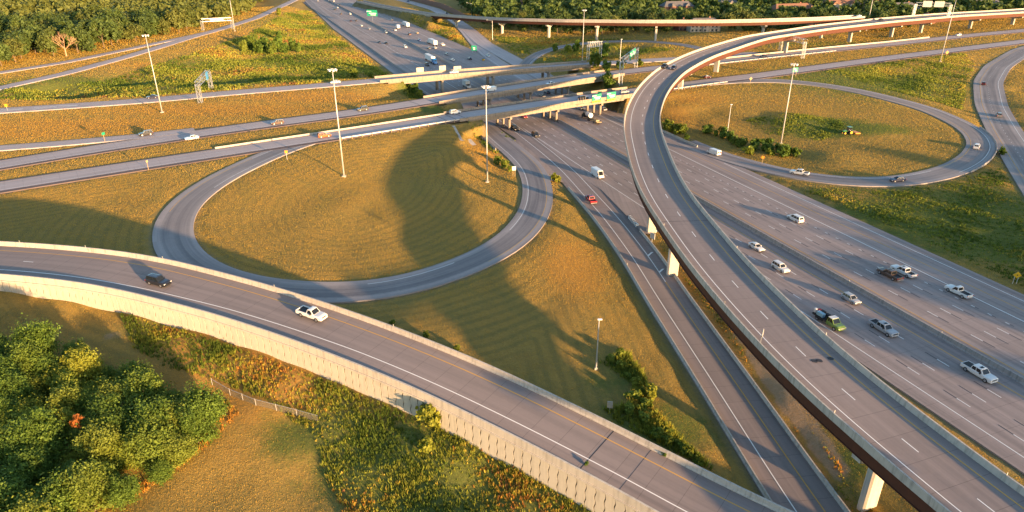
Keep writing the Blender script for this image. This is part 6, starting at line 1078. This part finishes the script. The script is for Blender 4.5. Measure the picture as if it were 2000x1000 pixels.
# chain-link fence below the thicket
e = empty('chain_link_fence', (0, 0, 0), 'low chain-link fence between lawn corner and meadow', 'fence'); fp_ = [(415, 752), (450, 772), (500, 792), (540, 802), (580, 812), (622, 824)]; W_ = [atg(a, b) for a, b in fp_]
k = NT('chain_mesh'); u_ = k.obj(); wv = k.n.new('ShaderNodeTexWave'); wv.inputs['Scale'].default_value = 6; k.L(u_, wv.inputs[0]); k.out((0.22, 0.20, 0.17), 0.7, 0.2, 0.2); tp = k.n.new('ShaderNodeBsdfTransparent'); mx = k.n.new('ShaderNodeMixShader'); mx.inputs[0].default_value = 0.6; k.L(k.b.outputs[0], mx.inputs[1]); k.L(tp.outputs[0], mx.inputs[2]); k.L(mx.outputs[0], k.n['Material Output'].inputs[0])
for a, b in zip(W_, W_[1:]):
    n = max(1, int(np.linalg.norm(b - a) / 2.4))
    for q in range(n): c = a + (b - a) * q / n; d = a + (b - a) * (q + 1) / n; MB().quad(c, d, d + [0, 0, 1.2], c + [0, 0, 1.2]).obj('mesh_panel', 'chain_mesh', e); MB().tube(c - [0, 0, 0.2], c + [0, 0, 1.35], 0.05, 0.05, 6).obj('post', 'galvanised_steel', e); MB().tube(c + [0, 0, 1.22], d + [0, 0, 1.22], 0.03, 0.03, 4).obj('top_rail', 'galvanised_steel', e)

# ------------------------------------------------------------------ houses in the trees
simple('roof_brown', (0.23, 0.125, 0.085), 0.9, 0.1, 0, 0.25); simple('roof_grey', (0.13, 0.125, 0.13), 0.9, 0.1, 0, 0.25); simple('house_brick', (0.26, 0.13, 0.09), 0.9, 0.1, 0, 0.2); simple('house_cream', (0.42, 0.36, 0.29), 0.85, 0.1, 0, 0.15); simple('house_glass', (0.04, 0.05, 0.06), 0.1, 0.6)
HL = ['large apartment house with grey roof among trees behind the straight flyover', 'cream apartment house seen under the straight flyover', 'small brick building seen under the straight flyover', 'long house with brown roof behind the joining flyovers', 'apartment house with several brown gables at the top of the picture', 'house with brown gables partly hidden at the top edge', 'house with dark grey roof left of the flyover gantry', 'house with wide grey roof right of the flyover gantry', 'low house glimpsed under the joined flyover near the gantry', 'small house glimpsed below the joined flyovers', 'house with grey roof hidden among trees at the top edge', 'long pale building in the trees above the noise wall']
for (px, py, w, d, h, yw), lab, j in zip(HOUSE, HL, range(99)):
    p = atg(px, py); e = empty('house', (p[0], p[1] + 4, p[2] - 0.3), lab, 'house', 'houses among the far trees', rz=yw); wm = 'house_brick' if j % 3 != 1 else 'house_cream'; rm = 'roof_brown' if j in (3, 4, 5, 9) else 'roof_grey'; hw, hd = w / 2, d / 2
    MB().box((0, 0, h / 2), (w, d, h)).obj('wall', wm, e); rh = d * 0.34; V = [(-hw - .6, -hd - .6, h), (hw + .6, -hd - .6, h), (hw + .6, hd + .6, h), (-hw - .6, hd + .6, h), (-hw + d * .3, 0, h + rh), (hw - d * .3, 0, h + rh)]; ro = obj('roof', mesh('roof', V, [(0, 1, 5, 4), (1, 2, 5), (2, 3, 4, 5), (3, 0, 4), (3, 2, 1, 0)], rm), e)
    obj('chimney', MB().box((hw * 0.4, 1.0, h + rh * 0.9), (1.2, 1.2, 2.6)).mesh('chimney', 'house_brick'), ro); ng = max(1, int(w / 13))
    for g in range(ng):
        x = -hw + (g + 0.5) * w / ng; MB().box((x, -hd - 0.6, h / 2 + 0.3), (4.6, 1.6, h + 0.6)).obj('gable_bay', wm, e); V = [(x - 2.9, -hd - 1.8, h + .3), (x + 2.9, -hd - 1.8, h + .3), (x, -hd - 1.8, h + 2.9), (x - 2.9, 0, h + .3), (x + 2.9, 0, h + .3), (x, 0, h + 2.9)]; obj('gable_roof', mesh('gable_roof', V, [(0, 1, 2), (0, 2, 5, 3), (1, 4, 5, 2)], rm), ro)
    wmesh = MB().box((0, 0, 0), (1.5, 0.12, 1.5)).mesh('window', 'house_glass')
    for fl in range(max(1, int(h / 3))):
        for q in range(int(w / 3.2)):
            x = -hw + 1.6 + q * 3.2; yv = -hd - 1.42 if any(abs(x - (-hw + (g + 0.5) * w / ng)) < 2.3 for g in range(ng)) else -hd - 0.03; obj('window', wmesh, e, loc=(x, yv, 1.6 + fl * 2.9))
